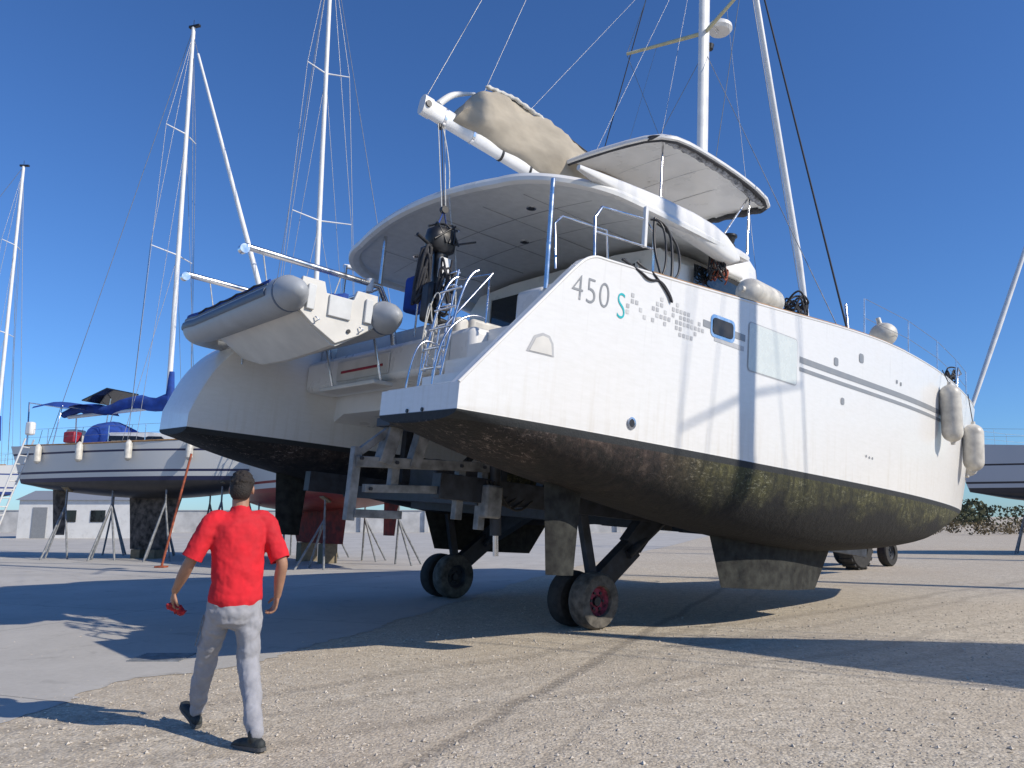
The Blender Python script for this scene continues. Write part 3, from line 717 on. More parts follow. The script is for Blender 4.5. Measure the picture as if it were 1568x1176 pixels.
for k in range(4): tube('hydraulic_hose',[(1.85+.05*k,y-.14,-.5),(1.95+.1*k,y-.2,-.95-.05*k),(2.3+.15*k,y-.05,-.6)],.014,M['rubber'],tl,smooth=True)
beam('rear_cross',(1.9,-1.75,-.72),(1.9,1.75,-.72),.14,.18,M['dkgrey'],tl)
def wheel(name,c,axis,R,w,par,tmat,hub):
    prof=[(R*.55,-w/2),(R*.9,-w/2),(R*.98,-w*.38),(R,-w*.2),(R,w*.2),(R*.98,w*.38),(R*.9,w/2),(R*.55,w/2),(R*.5,w*.3),(R*.5,-w*.3),(R*.55,-w/2)]
    revolve(name,prof,tmat,par,origin=c,axis=axis,n=40,smooth=40)
    c=Vector(c);a=Vector(axis).normalized()
    revolve(name+'_rim',[(0,w*.10),(R*.2,w*.12),(R*.22,w*.2),(R*.42,w*.16),(R*.52,w*.36),(R*.56,w*.42),(R*.56,-w*.42),(0,-w*.40)],hub,par,origin=c,axis=axis,n=32)
    for k in range(6):
        t=k*math.pi/3; y=Vector((0,0,1)).cross(a).normalized(); z=a.cross(y); o=c+(y*math.cos(t)+z*math.sin(t))*R*.30
        cyl(name+'_nut',o+a*w*.15,o+a*w*.27,.018,M['dkgrey'],par,n=8)
def wset(x,y,R,att,hub):
    g=G(x,y)
    for k,dy in enumerate((-.12,.30)):
        yy=y+dy; wheel('wheel',(x,yy,G(x,yy)+R),(0,-1,0),R,.27,tl,M['dusty'] if k==0 else M['rubber'],hub if k==0 else M['dkgrey'])
    cyl('axle',(x,y-.2,g+R),(x,y+.45,g+R),.06,M['dkgrey'],tl)
    beam('swing_arm',(x,y+.09,g+R),(x+.95,y+.09,g+R+.75),.16,.32,M['dkgrey'],tl)
    beam('swing_arm_upper',(x+.2,y+.09,g+R+.12),(x-.15,y+.09,-.7),.10,.14,M['dkgrey'],tl)
    beam('swing_head',(x+.9,y+.09,g+R+.75),(att[0],att[1],att[2]),.22,.30,M['dkgrey'],tl)
    cyl('lift_ram',(x+.75,y-.02,g+R+.62),(x+1.6,y-.02,-.7),.06,M['dkgrey'],tl)
hubd=simple('faded_red_hub',(.24,.03,.05),.7,var=.6,scale=18)
wset(3.86,-1.75,.38,(5.1,-1.75,-.7),hubd); wset(4.75,2.75,.40,(5.8,1.75,-.7),M['dkgrey'])
beam('draw_bar',(10.4,0,-.75),(17.0,.9,-1.0),.2,.25,M['dkgrey'],tl)
loc_t=(CM@Vector((18.0,2.5,0))); loc_t.z=0
h=Vector((f.x,f.y,0)).normalized(); TM=Matrix.Translation(loc_t)@Matrix((h,Vector((-h.y,h.x,0)),Vector((0,0,1)))).transposed().to_4x4()
tk=empty('farm_tractor',TM)
for s in (-1,1):
    wheel('rear_wheel',(0,s*.8,.70),(0,s,0),.70,.42,tk,M['rubber'],M['dkgrey'])
    wheel('front_wheel',(2.2,s*.7,.42),(0,s,0),.42,.28,tk,M['rubber'],M['dkgrey'])
    for k in range(20):
        a=k*math.pi/10; b=Matrix.Rotation(a,3,'Y'); c=b@Vector((.70,0,0))
        box('tyre_lug',(c.x,s*.8,.70+c.z),(.05,.38,.09),M['rubber'],tk,rot=b,bevel=0)
box('engine_bonnet',(1.5,0,1.05),(1.7,.65,.6),M['red'],tk,bevel=.08); box('chassis',(1.0,0,.65),(2.6,.4,.3),M['dkgrey'],tk)
box('mudguards',(0,0,1.38),(.9,1.9,.06),M['red'],tk); box('seat',(-.05,0,1.2),(.45,.5,.3),M['black'],tk,bevel=.04); cyl('steering_column',(.8,0,1.3),(.5,0,1.55),.03,M['black'],tk); cyl('exhaust',(1.8,.2,1.3),(1.8,.2,1.9),.035,M['black'],tk)
# ---------------------------------------------------------------- monohull yachts
def monohull(loc,heading,L,mat,mast_h,keelmat,cover=None,draft=2.0,mastfrac=.58,fb=1.3,beamw=1.75,furl=True,bimini=False,stands=True,fenders=0,mr_=.10,keelx=(.38,.60,.40,.54)):
    h=Vector((heading[0],heading[1],0)).normalized()
    mw=Matrix.Translation(loc)@Matrix((h,Vector((-h.y,h.x,0)),Vector((0,0,1)))).transposed().to_4x4()
    e=empty('sailing_yacht',mw); gz=-loc[2]
    wid=interp([(0,.62),(.15,.82),(.4,1),(.6,.95),(.8,.62),(.92,.28),(1,.03)])
    dp=interp([(0,.05),(.1,.25),(.4,.55),(.6,.55),(.85,.3),(.97,.06),(1,.0)])
    rings=[]
    for t in np.linspace(0,1,34):
        w=wid(t)*beamw; d=dp(t)+.02; zt=fb*(1+.42*(t-.35)**2); r=[]
        rake=lambda z:(t**6)*.35*z*1.0-(1-t)**6*.35*z
        for q in np.linspace(1,0,6): z=zt*q; r.append((t*L+rake(z),-w*(.86+.14*q),z))
        for q in np.linspace(0,math.pi,13)[1:-1]: r.append((t*L+rake(0),-w*.86*math.copysign(abs(math.cos(q))**.8,math.cos(q)),-d*math.sin(q)))
        for q in np.linspace(0,1,6): z=zt*q; r.append((t*L+rake(z),w*(.86+.14*q),z))
        r.append((t*L+rake(zt),0,zt+.05))
        rings.append(r)
    loft('hull',rings,mat,e,smooth=35)
    kx=keelx
    fin('keel',0,(L*kx[0],L*kx[1]),(L*kx[2],L*kx[3]),-.35,-draft,.15,keelmat,e); fin('rudder',0,(L*.05,L*.12),(L*.07,L*.12),-.1,-draft*.8,.06,keelmat,e)
    tube('toe_rail_side',[(t*L,-wid(t)*beamw,fb*(1+.42*(t-.35)**2)+.02) for t in np.linspace(.02,.97,20)],.03,M['teak'],e)
    rr=[]
    for x,w,z in ((.30,.95,.45),(.36,1.0,.48),(.5,.95,.45),(.62,.75,.36),(.72,.5,.2),(.76,.35,.04)):
        rr.append([(x*L,-w*1.05,fb),(x*L,-w*.9,fb+z),(x*L,0,fb+z+.06),(x*L,w*.9,fb+z),(x*L,w*1.05,fb)])
    loft('coachroof',rr,M['white'],e,smooth=30)
    for sd in (-1,1): mesh('cabin_window',[(.36*L,sd*1.06,fb+.18),(.58*L,sd*.92,fb+.14),(.56*L,sd*.86,fb+.28),(.36*L,sd*.965,fb+.36)],[(0,1,2,3)],M['glass'],e,smooth=0)
    rr=[]
    for x,z in ((.26,.95),(.30,1.0),(.35,.75),(.37,.5)): rr.append([(x*L,1.05*math.cos(q),fb+z*math.sin(q)**.7) for q in np.linspace(0.02,math.pi-.02,12)])
    if cover: loft('sprayhood',rr,cover,e,cap=False,closed=False)
    mxx=mastfrac*L; zt=fb+.4+mast_h
    cyl('mast',(mxx,0,fb),(mxx-.15,0,zt),mr_,M['alu'],e,r2=mr_*.75)
    cyl('boom',(mxx,0,fb+1.5),(mxx-L*.42,0,fb+1.25),.07,M['alu'],e)
    if cover:
        rg=[]
        for i in range(16):
            t=i/15; x=mxx+.1-t*L*.45; hh=(.50-.27*t)*(1+.1*math.sin(i*2)); rg.append(ring((x,0,fb+1.6-.22*t+hh*.25-.10*math.sin(i*.9)),(0,1,0),(0,0,1),.17,hh*.6,12))
        loft('sail_cover',rg,cover,e,smooth=60)
        rg=[ring((mxx+.05,0,fb+1.5+q),(1,0,0),(0,1,0),.2-.08*q,.16-.05*q,12) for q in (0,.5,1.0,1.3)]
        loft('mast_collar_cover',rg,cover,e)
    for k,fr in enumerate((.42,.72)):
        z=fb+.4+mast_h*fr; xx=mxx-.1
        for sd in (-1,1):
            cyl('spreader',(xx,0,z),(xx-.25,sd*(1.15-.3*k),z+.05),.03,M['alu'],e,r2=.02,n=8)
            tube('upper_shroud',[(mxx-.2,sd*beamw*.93,fb),(xx-.25,sd*(1.15-.3*k),z+.05),(mxx-.15,0,zt-.3)],.010,M['wire'],e,res=1)
            tube('lower_shroud',[(mxx-.5+k*.6,sd*beamw*.9,fb),(xx,0,z-.1)],.009,M['wire'],e,res=1)
    tube('backstay',[(0.05,0,fb+.1),(mxx-.15,0,zt)],.012,M['wire'],e,res=1)
    bow=Vector((L*1.02,0,fb*1.2)); top=Vector((mxx-.12,0,zt-.4))
    tube('forestay',[bow,top],.012,M['wire'],e,res=1)
    if furl: tube('furled_jib',[bow.lerp(top,.06),bow.lerp(top,.3),bow.lerp(top,.95)],mr_*.95,M['alu'],e,radii=[.8,1.1,.5])
    cyl('wind_vane',(mxx-.15,0,zt),(mxx-.15,0,zt+.35),.012,M['black'],e,n=6); box('masthead_instruments',(mxx-.1,0,zt+.05),(.5,.12,.1),M['black'],e)
    for sd in (-1,1):
        tt=[]
        for t in (.03,.14,.28,.42,.56,.70,.83,.93,1.0):
            b=Vector((t*L,sd*wid(t)*beamw*.96,fb*(1+.42*(t-.35)**2))); cyl('stanchion',b,b+Vector((0,0,.62)),.014,M['steel'],e,n=8); tt.append(b+Vector((0,0,.62)))
        tube('lifeline',tt,.006,M['wire'],e,res=1); tube('lifeline_lower',[q-Vector((0,0,.3)) for q in tt],.005,M['wire'],e,res=1)
    if bimini:
        tube('stern_arch',[(.3,-1.1,fb),(.2,-1.1,fb+1.7),(.2,1.1,fb+1.7),(.3,1.1,fb)],.03,M['steel'],e)
        tube('stern_arch',[(1.6,-1.2,fb),(1.9,-1.2,fb+1.5),(1.9,1.2,fb+1.5),(1.6,1.2,fb)],.02,M['steel'],e)
        rr=[[(x,1.25*math.cos(q),fb+z+.25*math.sin(q)) for q in np.linspace(0,math.pi,10)] for x,z in ((.5,1.45),(1.2,1.55),(2.2,1.4))]
        loft('bimini_cover',rr,M['blue'],e,cap=False,closed=False)
        box('solar_panel',(2.9,0,fb+1.95),(1.2,1.6,.05),M['glass'],e,rot=(0,-.35,0)); 
        for q in (-.4,0,.4): box('solar_cell_strip',(2.89,q,fb+1.985),(1.1,.32,.01),M['stripe'],e,rot=(0,-.35,0))
        cyl('panel_pole',(2.7,0,fb),(2.9,0,fb+1.9),.025,M['steel'],e)
        box('deck_locker',(2.2,-.9,fb+.35),(.5,.4,.4),M['red'],e,bevel=.05); box('outboard_on_rail',(.5,-1.2,fb+.7),(.3,.25,.5),M['white'],e,bevel=.07)
        box('helmsman_seat',(1.0,.4,fb+.5),(.4,.6,.6),M['ivory'],e,bevel=.05)
    for k in range(fenders):
        t=.12+.2*k; x=t*L; y=-wid(t)*beamw-.14
        revolve('hanging_fender',[(0,0),(.06,.02),(.12,.1),(.12,.6),(.06,.7),(0,.74)],M['fend'],e,origin=(x,y,fb-.65)); tube('fender_line',[(x,y,fb+.1),(x,y+.1,fb+.6)],.008,M['rope'],e,res=1)
    if stands:
        for t in (.22,.42,.62,.8):
            for sd in (-1,1):
                x=t*L; y=sd*beamw*wid(t)*.72; topz=-.10-.2*(1-t)
                fy=sd*(beamw*wid(t)*.72+.5); hd2=Vector((x,y,topz)); 
                cyl('stand_screw',(x,y,topz-.7),hd2,.03,M['aframe'],e,n=8); box('stand_pad',(x,y,topz),(.3,.3,.05),M['brass'],e,rot=(sd*.6,0,0))
                for dx,dy in ((-.5,.0),(.5,.0),(0,sd*.65)):
                    cyl('stand_leg',(x,y,topz-.6),(x+dx,fy+dy-sd*.3,gz),.035,M['aframe'],e,n=8)
    xa=L*(kx[2]*.7+kx[3]*.3); xb=L*(kx[2]*.25+kx[3]*.75)
    box('keel_block',(xa,0,(gz-draft)/2),(.4,.5,(-draft-gz)),M['brass'],e); box('keel_block',(xb,0,(gz-draft)/2),(.4,.6,(-draft-gz)),M['brass'],e)
    return e
mA=mono_mat('yacht_paint_blue_trim',(.60,.60,.58),(.015,.02,.07),(.03,.028,.03))
mB=mono_mat('yacht_paint_red_bottom',(.62,.62,.60),(.25,.02,.02),(.20,.028,.020))
mC=mono_mat('yacht_paint_white',(.64,.64,.62),(.03,.06,.22),(.03,.04,.09))
mD=mono_mat('yacht_paint_grey',(.45,.48,.52),(.03,.03,.04),(.02,.025,.04))
mKA=simple('keel_antifoul_grey',(.10,.085,.075),.9,var=.6,scale=5); mKB=simple('keel_antifoul_red',(.20,.028,.020),.8,var=.4,scale=5)
monohull(Vector((-18.1,30.0,2.72)),(10.9,-3.2),10.9,mA,16.6,mKA,M['blue'],draft=2.4,bimini=True,fenders=4,fb=1.3,mastfrac=.51)
hB=Vector((-.62,.785,0)); sB=Vector((-7.1,27,2.25))-hB*7.0
monohull(sB,(hB.x,hB.y),12.8,mB,19.6,mKB,M['blue'],draft=1.62,mastfrac=.55,fb=1.3,beamw=1.95,furl=False,keelx=(.30,.66,.32,.60))
monohull(Vector((-37.4,40,2.6)),(12,0.5),11.5,mC,16.4,mKA,M['blue'],draft=2.0,fb=1.3,mastfrac=.90,furl=False)
monohull(Vector((30.9,30.5,2.45)),(-12.5,.3),12.8,mD,16,mKA,None,draft=1.9,fb=1.6,mastfrac=.5)
monohull(Vector((17.9,2.3,2.4)),(-.9,.43),11.6,mC,15,mKA,M['blue'],draft=1.9,fb=1.4,mastfrac=.48,mr_=.17)
monohull(Vector((32,7.0,2.4)),(-.9,.38),12.0,mA,16,mKA,M['blue'],draft=1.9,fb=1.4,mastfrac=.55,mr_=.13)
monohull(Vector((40,17.0,2.4)),(-.9,.36),12.0,mC,17,mKA,M['blue'],draft=1.9,fb=1.4,mastfrac=.55,mr_=.15,stands=False)
al=empty('aluminium_ladder',Matrix.Translation((-18.35,28.4,0)))
for y in (-.25,.25): cyl('stile',(-.7,y,0),(.6,y,4.3),.035,M['alu'],al,n=8)
for k in range(13): t=(k+1)/14; cyl('rung',(-.7+1.3*t,-.25,4.3*t),(-.7+1.3*t,.25,4.3*t),.022,M['alu'],al,n=6)
pr_=empty('red_prop_post',Matrix.Translation((-10.35,23.4,0))); cyl('post',(0,0,0),(.45,.5,3.4),.035,M['rust'],pr_); box('foot_plate',(0,0,.03),(.3,.3,.05),M['rust'],pr_)
# ---------------------------------------------------------------- background
sh=empty('white_shed',Matrix.Translation((-34,56,0)))
box('walls',(4,0,1.3),(8,4,2.6),M['white'],sh); rr=[[(-.2,-2.2,2.6),(-.2,0,3.3),(-.2,2.2,2.6)],[(8.2,-2.2,2.6),(8.2,0,3.3),(8.2,2.2,2.6)]]
loft('roof',rr,M['stripe'],sh,bevel=0)
box('door',(1.5,-2.02,1.05),(1,.05,2.1),M['stripe'],sh); 
for x in (3.5,5.5): box('window',(x,-2.02,1.5),(1,.05,.8),M['glass'],sh)
cw=empty('white_perimeter_wall'); conc=simple('wall_render',(.52,.51,.49),.9,var=.15,scale=1,bump=.2)
box('wall_run',(-30,74,1.0),(90,.35,2.0),conc,cw); box('wall_coping',(-30,74,2.04),(90,.5,.08),M['stripel'],cw)
for i in range(15): box('wall_pier',(-74+i*6,73.75,1.05),(.4,.3,2.1),conc,cw)
def trees(name,x0,x1,y0,y1,hmin,hmax,n,seed,col=(.05,.06,.02)):
    rg=np.random.RandomState(seed); vs=[];fs=[]
    for i in range(n):
        cx=rg.uniform(x0,x1); cy=rg.uniform(y0,y1); H=rg.uniform(hmin,hmax); Rr=H*rg.uniform(.4,.8)
        m=110
        th=rg.uniform(0,2*np.pi,m); ph=np.arccos(rg.uniform(-1,1,m)); rad=rg.uniform(.55,1,m)**.5
        lob=1+.3*np.sin(3*th+rg.uniform(0,6))
        X=cx+Rr*rad*np.sin(ph)*np.cos(th)*lob; Y=cy+Rr*rad*np.sin(ph)*np.sin(th)*lob; Z=H*.5+H*.5*rad*np.cos(ph)
        for a in range(m):
            s=rg.uniform(.12,.3)*H/3; c=np.array([X[a],Y[a],Z[a]]); d1=rg.normal(size=3); d1/=np.linalg.norm(d1); d2=np.cross(d1,rg.normal(size=3)); d2/=np.linalg.norm(d2)
            k=len(vs); vs+= [c+d1*s,c+d2*s*.8,c-d1*s,c-d2*s*.8]; fs.append((k,k+1,k+2,k+3))
    k=NT(name+'_leaves'); n_=k.noise(k.coord('Object'),.8,3); k.l(k.ramp(n_,[(.3,tuple(c*.5 for c in col)),(.7,tuple(c*1.7 for c in col))]),k.b.inputs['Base Color']); k.b.inputs['Roughness'].default_value=.9
    return mesh(name,vs,fs,k.m,None,smooth=0)
trees('distant_trees',45,230,110,150,2.0,4.6,230,3,(.055,.06,.028))
trees('dry_shrubs',28,75,62,78,.5,1.3,150,5,(.12,.09,.045))
# ---------------------------------------------------------------- ground
k=NT('gravel_ground_mat'); c=k.coord('Object')
n1=k.noise(c,.35,4,.6,.5); n2=k.noise(c,6,5,.78); n4=k.noise(c,1.6,4,.6,.3)
v=k.node('ShaderNodeTexVoronoi'); v.inputs['Scale'].default_value=42; k.l(c,v.inputs['Vector'])
base=k.ramp(n2,[(.28,(.40,.34,.255)),(.5,(.54,.475,.375)),(.72,(.64,.58,.475))])
sp=k.sep(v.outputs['Color'])[0]
base=k.mix(1.0,base,k.ramp(sp,[(0,(.68,.67,.65)),(.5,(.94,.93,.92)),(1,(1.18,1.17,1.15))]),'MULTIPLY')
base=k.mix(k.mr(n1,.40,.64,0,.45),base,(.44,.365,.27))
base=k.mix(k.mr(n4,.55,.72,0,.28),base,(.36,.30,.225))
def rut(ang,px,py,w,wob,strength):
    off=-math.sin(ang)*px+math.cos(ang)*py
    m=k.node('ShaderNodeMapping'); m.inputs['Rotation'].default_value=(0,0,-ang); k.l(c,m.inputs[0]); X,Y,Z=k.sep(m.outputs[0])
    d=k.math('ABSOLUTE',k.math('ADD',k.math('SUBTRACT',Y,off),k.math('MULTIPLY',k.math('SUBTRACT',n1,.5),wob)))
    bars=k.math('SINE',k.math('MULTIPLY',X,55)); br=k.mr(bars,-.2,.4,.55,1)
    return k.math('MULTIPLY',k.math('MULTIPLY',k.mr(d,w,w*.3),strength),br)
col=base
ang=math.atan2(5.5,2.4)
R_=[]
for a,px,py,w,wob,s in ((ang,-.45,5.5,.10,.5,.8),(ang,.35,5.5,.07,.7,.3),(.69,3.0,11.2,.16,1.0,.45),(.69,4.2,11.2,.14,1.2,.35),(.60,3.5,9.0,.14,1.0,.4),(.60,4.6,9.0,.14,1.4,.3),(.3,2.0,7.0,.10,1.1,.22)):
    r=rut(a,px,py,w,wob,s); R_.append(r)
    col=k.mix(k.math('MULTIPLY',r,k.mr(n2,.25,.6,.4,1)),col,(.20,.165,.125))
k.l(col,k.b.inputs['Base Color']); k.b.inputs['Roughness'].default_value=.95
hgt=k.math('ADD',k.math('MULTIPLY',v.outputs['Distance'],-.45),k.math('MULTIPLY',n2,1.0))
hgt=k.math('ADD',hgt,k.math('MULTIPLY',n4,1.5))
for r in R_[:4]: hgt=k.math('SUBTRACT',hgt,k.math('MULTIPLY',r,.8))
k.bump(hgt,.6,.025)
GM=k.m
mesh('gravel_ground',[(-900,-200,0),(900,-200,0),(900,1500,0),(-900,1500,0)],[(0,1,2,3)],GM,None,smooth=0)
k=NT('concrete_pavement_mat'); c=k.coord('Object'); n1=k.noise(c,.5,5,.65,.4); n2=k.noise(c,14,5,.7)
col=k.ramp(n1,[(.3,(.37,.35,.315)),(.7,(.49,.465,.42))]); col=k.mix(k.mr(n2,.4,.65,0,.35),col,(.53,.505,.455))
br=k.node('ShaderNodeTexBrick'); br.offset=0; br.inputs['Scale'].default_value=1; br.inputs['Brick Width'].default_value=5; br.inputs['Row Height'].default_value=5; br.inputs['Mortar Size'].default_value=.012
mp=k.node('ShaderNodeMapping'); mp.inputs['Rotation'].default_value=(0,0,.35); k.l(c,mp.inputs[0]); k.l(mp.outputs[0],br.inputs['Vector'])
st=k.noise(c,1.7,4,.6,1); col=k.mix(k.mr(st,.60,.72,0,.45),col,(.20,.18,.155))
col=k.mix(k.math('MULTIPLY',br.outputs['Fac'],.6),col,(.14,.13,.115))
k.l(col,k.b.inputs['Base Color']); k.b.inputs['Roughness'].default_value=.9; k.bump(n2,.3,.01)
edge=[(-3.6,-10),(-3.9,2),(-3.75,5.0),(-3.72,6.0),(-3.7,7.0),(-3.5,7.6),(-2.9,7.95),(-2.3,9.5),(-1.9,10.7),(-1.0,14),(.5,19.5),(3,27),(8,40),(20,75)]
ed=[]
rnd=random.Random(2)
for i in range(len(edge)-1):
    a=Vector(edge[i]);b=Vector(edge[i+1]); n=max(2,int((b-a).length/.08))if i<10 else 6
    for j in range(n): q=a.lerp(b,j/n); ed.append((q.x+rnd.uniform(-.05,.05)+.06*math.sin(q.y*3.1),q.y+rnd.uniform(-.03,.03),.004))
vs=ed+[(20,85,.004),(-120,85,.004),(-120,-10,.004)]
mesh('concrete_pavement',vs,[list(range(len(vs)))],k.m,None,smooth=0)
dgx=empty('drain_grate',Matrix.Translation((-3.75,8.45,.010)))
for i in range(9): box('bar',(0,i*.055,.0),(.55,.022,.012),M['aframe'],dgx,bevel=0)
def pebbles():
    rg=np.random.RandomState(5); N=21000
    base=np.array([(1,0,0),(0,1,0),(-1,0,0),(0,-1,0),(0,0,1),(0,0,-1)],float); F=np.array([(0,1,4),(1,2,4),(2,3,4),(3,0,4),(1,0,5),(2,1,5),(3,2,5),(0,3,5)])
    r=rg.uniform(0,1,N); Y=3.2+(r**1.6)*11; X=rg.uniform(-1,1,N)*Y*.95
    ey=[e[1] for e in edge]; exs=[e[0] for e in edge]
    ex=np.interp(Y,ey,exs); keep=(X>ex+.02)|(rg.rand(N)<.06+.5*np.exp(-np.maximum(0,ex-X)/.15)); X=X[keep];Y=Y[keep]; n=len(X)
    s=np.minimum(rg.gamma(2.0,.0026,n)+.003,.022)
    sc=np.stack([s*rg.uniform(.8,1.4,n),s*rg.uniform(.8,1.3,n),s*rg.uniform(.5,.9,n)],1)
    b=base[None]*sc[:,None,:]*rg.uniform(.75,1.2,(n,6,1)); a=rg.uniform(0,6.28,n); ca,sa=np.cos(a)[:,None],np.sin(a)[:,None]
    bx=b[:,:,0]*ca-b[:,:,1]*sa+X[:,None]; by=b[:,:,0]*sa+b[:,:,1]*ca+Y[:,None]; bz_=b[:,:,2]+(s*.25)[:,None]
    V=np.stack([bx,by,bz_],2).reshape(-1,3); FF=(F[None]+(np.arange(n)*6)[:,None,None]).reshape(-1,3)
    k=NT('pebble_stone'); nn=k.noise(k.coord('Object'),25,2); k.l(k.ramp(nn,[(.3,(.34,.29,.23)),(.5,(.50,.44,.36)),(.7,(.66,.60,.51))]),k.b.inputs['Base Color']); k.b.inputs['Roughness'].default_value=.9
    me=bpy.data.meshes.new('loose_gravel'); me.from_pydata(V.tolist(),[],FF.tolist()); me.materials.append(k.m); o=bpy.data.objects.new('loose_gravel',me); link(o)
pebbles()
# ---------------------------------------------------------------- man
SKIN=simple('skin',(.36,.19,.12),.55,var=.1,scale=12); HAIR=simple('dark_hair',(.018,.013,.010),.75,var=.4,scale=60,bump=.8,bscale=90)
SHIRT=simple('red_tshirt',(.58,.012,.022),.85,var=.12,scale=5,bump=.4,bscale=9); PANTS=simple('grey_sweatpants',(.32,.32,.34),.9,var=.10,scale=12,bump=.45,bscale=9)
SHOE=simple('dark_shoe',(.03,.035,.035),.7,var=.4,scale=20)
mang=Vector((-.55,.835,0)).normalized(); right=Vector((mang.y,-mang.x,0))
MM=Matrix.Translation((-1.93,5.58,0))@Matrix((right,mang,Vector((0,0,1)))).transposed().to_4x4()
man=empty('walking_man',MM)
def seg_tube(bm,pts,radii,n=16,flat=None):
    P=[Vector(q) for q in pts]; rings=[]
    def sp(t):
        k=min(int(t),len(P)-2); s=t-k; a=P[max(k-1,0)];b=P[k];c=P[k+1];d=P[min(k+2,len(P)-1)]
        return .5*((2*b)+(c-a)*s+(2*a-5*b+4*c-d)*s*s+(3*b-a-3*c+d)*s**3)
    def rd(t): 
        k=min(int(t),len(radii)-2); s=t-k; s=s*s*(3-2*s); return [radii[k][i]*(1-s)+radii[k+1][i]*s for i in (0,1)]
    radii=[(r,r) if not isinstance(r,tuple) else r for r in radii]
    T=(len(P)-1); N=T*6; 
    for i in range(N+1):
        t=T*i/N; c=sp(t); d=(sp(min(T,t+.02))-sp(max(0,t-.02))).normalized()
        ref=Vector((0,1,0)) if flat is None else Vector(flat)
        if abs(d.dot(ref))>.95: ref=Vector((0,0,1))
        x=(ref.cross(d)).normalized(); y=d.cross(x); r=rd(t)
        rings.append((c,x,y,r,d))
    full=[]
    c,x,y,r,d=rings[0]
    for q in (1.5,1.1,.6): full.append((c-d*min(r)*math.sin(q),x,y,(r[0]*math.cos(q),r[1]*math.cos(q))))
    full+=[(a,b,e,g) for a,b,e,g,_ in rings]
    c,x,y,r,d=rings[-1]
    for q in (.6,1.1,1.5): full.append((c+d*min(r)*math.sin(q),x,y,(r[0]*math.cos(q),r[1]*math.cos(q))))
    prev=None;first=None
    for c,x,y,r in full:
        cur=[bm.verts.new(c+x*r[0]*math.cos(2*math.pi*k/n)+y*r[1]*math.sin(2*math.pi*k/n)) for k in range(n)]
        if prev:
            for k in range(n): bm.faces.new((prev[k],prev[(k+1)%n],cur[(k+1)%n],cur[k]))
        else: first=cur
        prev=cur
    bm.faces.new(first[::-1]); bm.faces.new(prev)
def ellipsoid(bm,c,r,rot=None,seg=20):
    m=Matrix.Translation(c)@(rot.to_4x4() if rot else Matrix.Identity(4))@Matrix.Diagonal((*r,1))
    bmesh.ops.create_uvsphere(bm,u_segments=seg,v_segments=max(6,seg*2//3),radius=1,matrix=m)
def fuse(name,build,mat,vox,par,iters=4,disp=0):
    bm=bmesh.new(); build(bm); me=bpy.data.meshes.new('t'); bmesh.ops.recalc_face_normals(bm,faces=bm.faces); bm.to_mesh(me); bm.free()
    o=bpy.data.objects.new('t',me); link(o); r=o.modifiers.new('r','REMESH'); r.mode='VOXEL'; r.voxel_size=vox
    s=o.modifiers.new('s','SMOOTH'); s.factor=.5; s.iterations=iters
    if disp:
        tx=bpy.data.textures.new('fold','CLOUDS'); tx.noise_scale=.09; d=o.modifiers.new('d','DISPLACE'); d.texture=tx; d.strength=disp; d.mid_level=.5
    bpy.context.view_layer.update()
    m2=bpy.data.meshes.new_from_object(o.evaluated_get(bpy.context.evaluated_depsgraph_get())); bpy.data.objects.remove(o)
    m2.name=name; m2.materials.clear(); m2.materials.append(mat)
    for pl in m2.polygons: pl.use_smooth=True
    n=bpy.data.objects.new(name,m2); link(n); n.parent=par; return n
LS=Vector((-.185,.02,1.46)); LE=Vector((-.305,.05,1.20)); LW=Vector((-.35,.27,.985))
RS=Vector((.185,.02,1.46)); RE=Vector((.285,-.08,1.18)); RW=Vector((.300,.03,.935))
HR=Matrix.Rotation(math.radians(-22),3,'Z'); HP=Vector((0,.02,0))
def hd_(v): return HR@(Vector(v)-HP)+HP
def hand(bm,wr,dirv,palmn):
    d=Vector(dirv).normalized(); s=d.cross(Vector(palmn)).normalized(); nrm=s.cross(d).normalized()
    seg_tube(bm,[wr,wr+d*.04,wr+d*.085],[(.022,.018),(.036,.016),(.038,.014)],12,flat=tuple(nrm))
    for i,(o,l) in enumerate(((.030,.070),(.010,.078),(-.010,.072),(-.029,.056))):
        b=wr+d*.075+s*o; k1=b+d*l*.45+nrm*l*.12; k2=k1+d*l*.28+nrm*l*.30; k3=k2+d*l*.05+nrm*l*.28
        seg_tube(bm,[b,k1,k2,k3],[.0095,.009,.0085,.007],10)
    b=wr+d*.03+s*.028; seg_tube(bm,[b,b+d*.02+s*.028+nrm*.01,b+d*.05+s*.035+nrm*.03],[.013,.011,.009],10)
HD_L=Vector((-.10,.45,-.85)).normalized()
def body(bm):
    for S_,E_,W_ in ((LS,LE,LW),(RS,RE,RW)):
        seg_tube(bm,[S_-Vector((0,0,.02)),S_.lerp(E_,.5),E_,E_.lerp(W_,.4),W_],[.042,.045,.040,.041,.027])
    seg_tube(bm,[(-.15,0.01,1.43),(0,.01,1.42),(.15,.01,1.43)],[.042,.05,.042])
    hand(bm,LW,HD_L,Vector((1,0,0))); hand(bm,RW,Vector((-.08,.30,-.95)),Vector((-1,0,0)))
    seg_tube(bm,[(0,.0,1.42),(0,.01,1.52),(0,.025,1.62)],[(.062,.056),(.058,.060),(.058,.062)])
    E=lambda c,r: ellipsoid(bm,hd_(c),r,HR)
    E((0,.035,1.705),(.074,.094,.100)); E((0,.065,1.645),(.054,.062,.06)); E((0,.118,1.60),(.024,.018,.016))
    seg_tube(bm,[hd_((0,.123,1.71)),hd_((0,.145,1.675)),hd_((0,.135,1.665))],[.008,.013,.012],10)
    for s in (-1,1):
        E((s*.079,.03,1.685),(.009,.021,.033)); E((s*.033,.108,1.665),(.02,.018,.02)); E((s*.03,.115,1.715),(.022,.010,.007))
    E((0,.126,1.637),(.024,.010,.008))
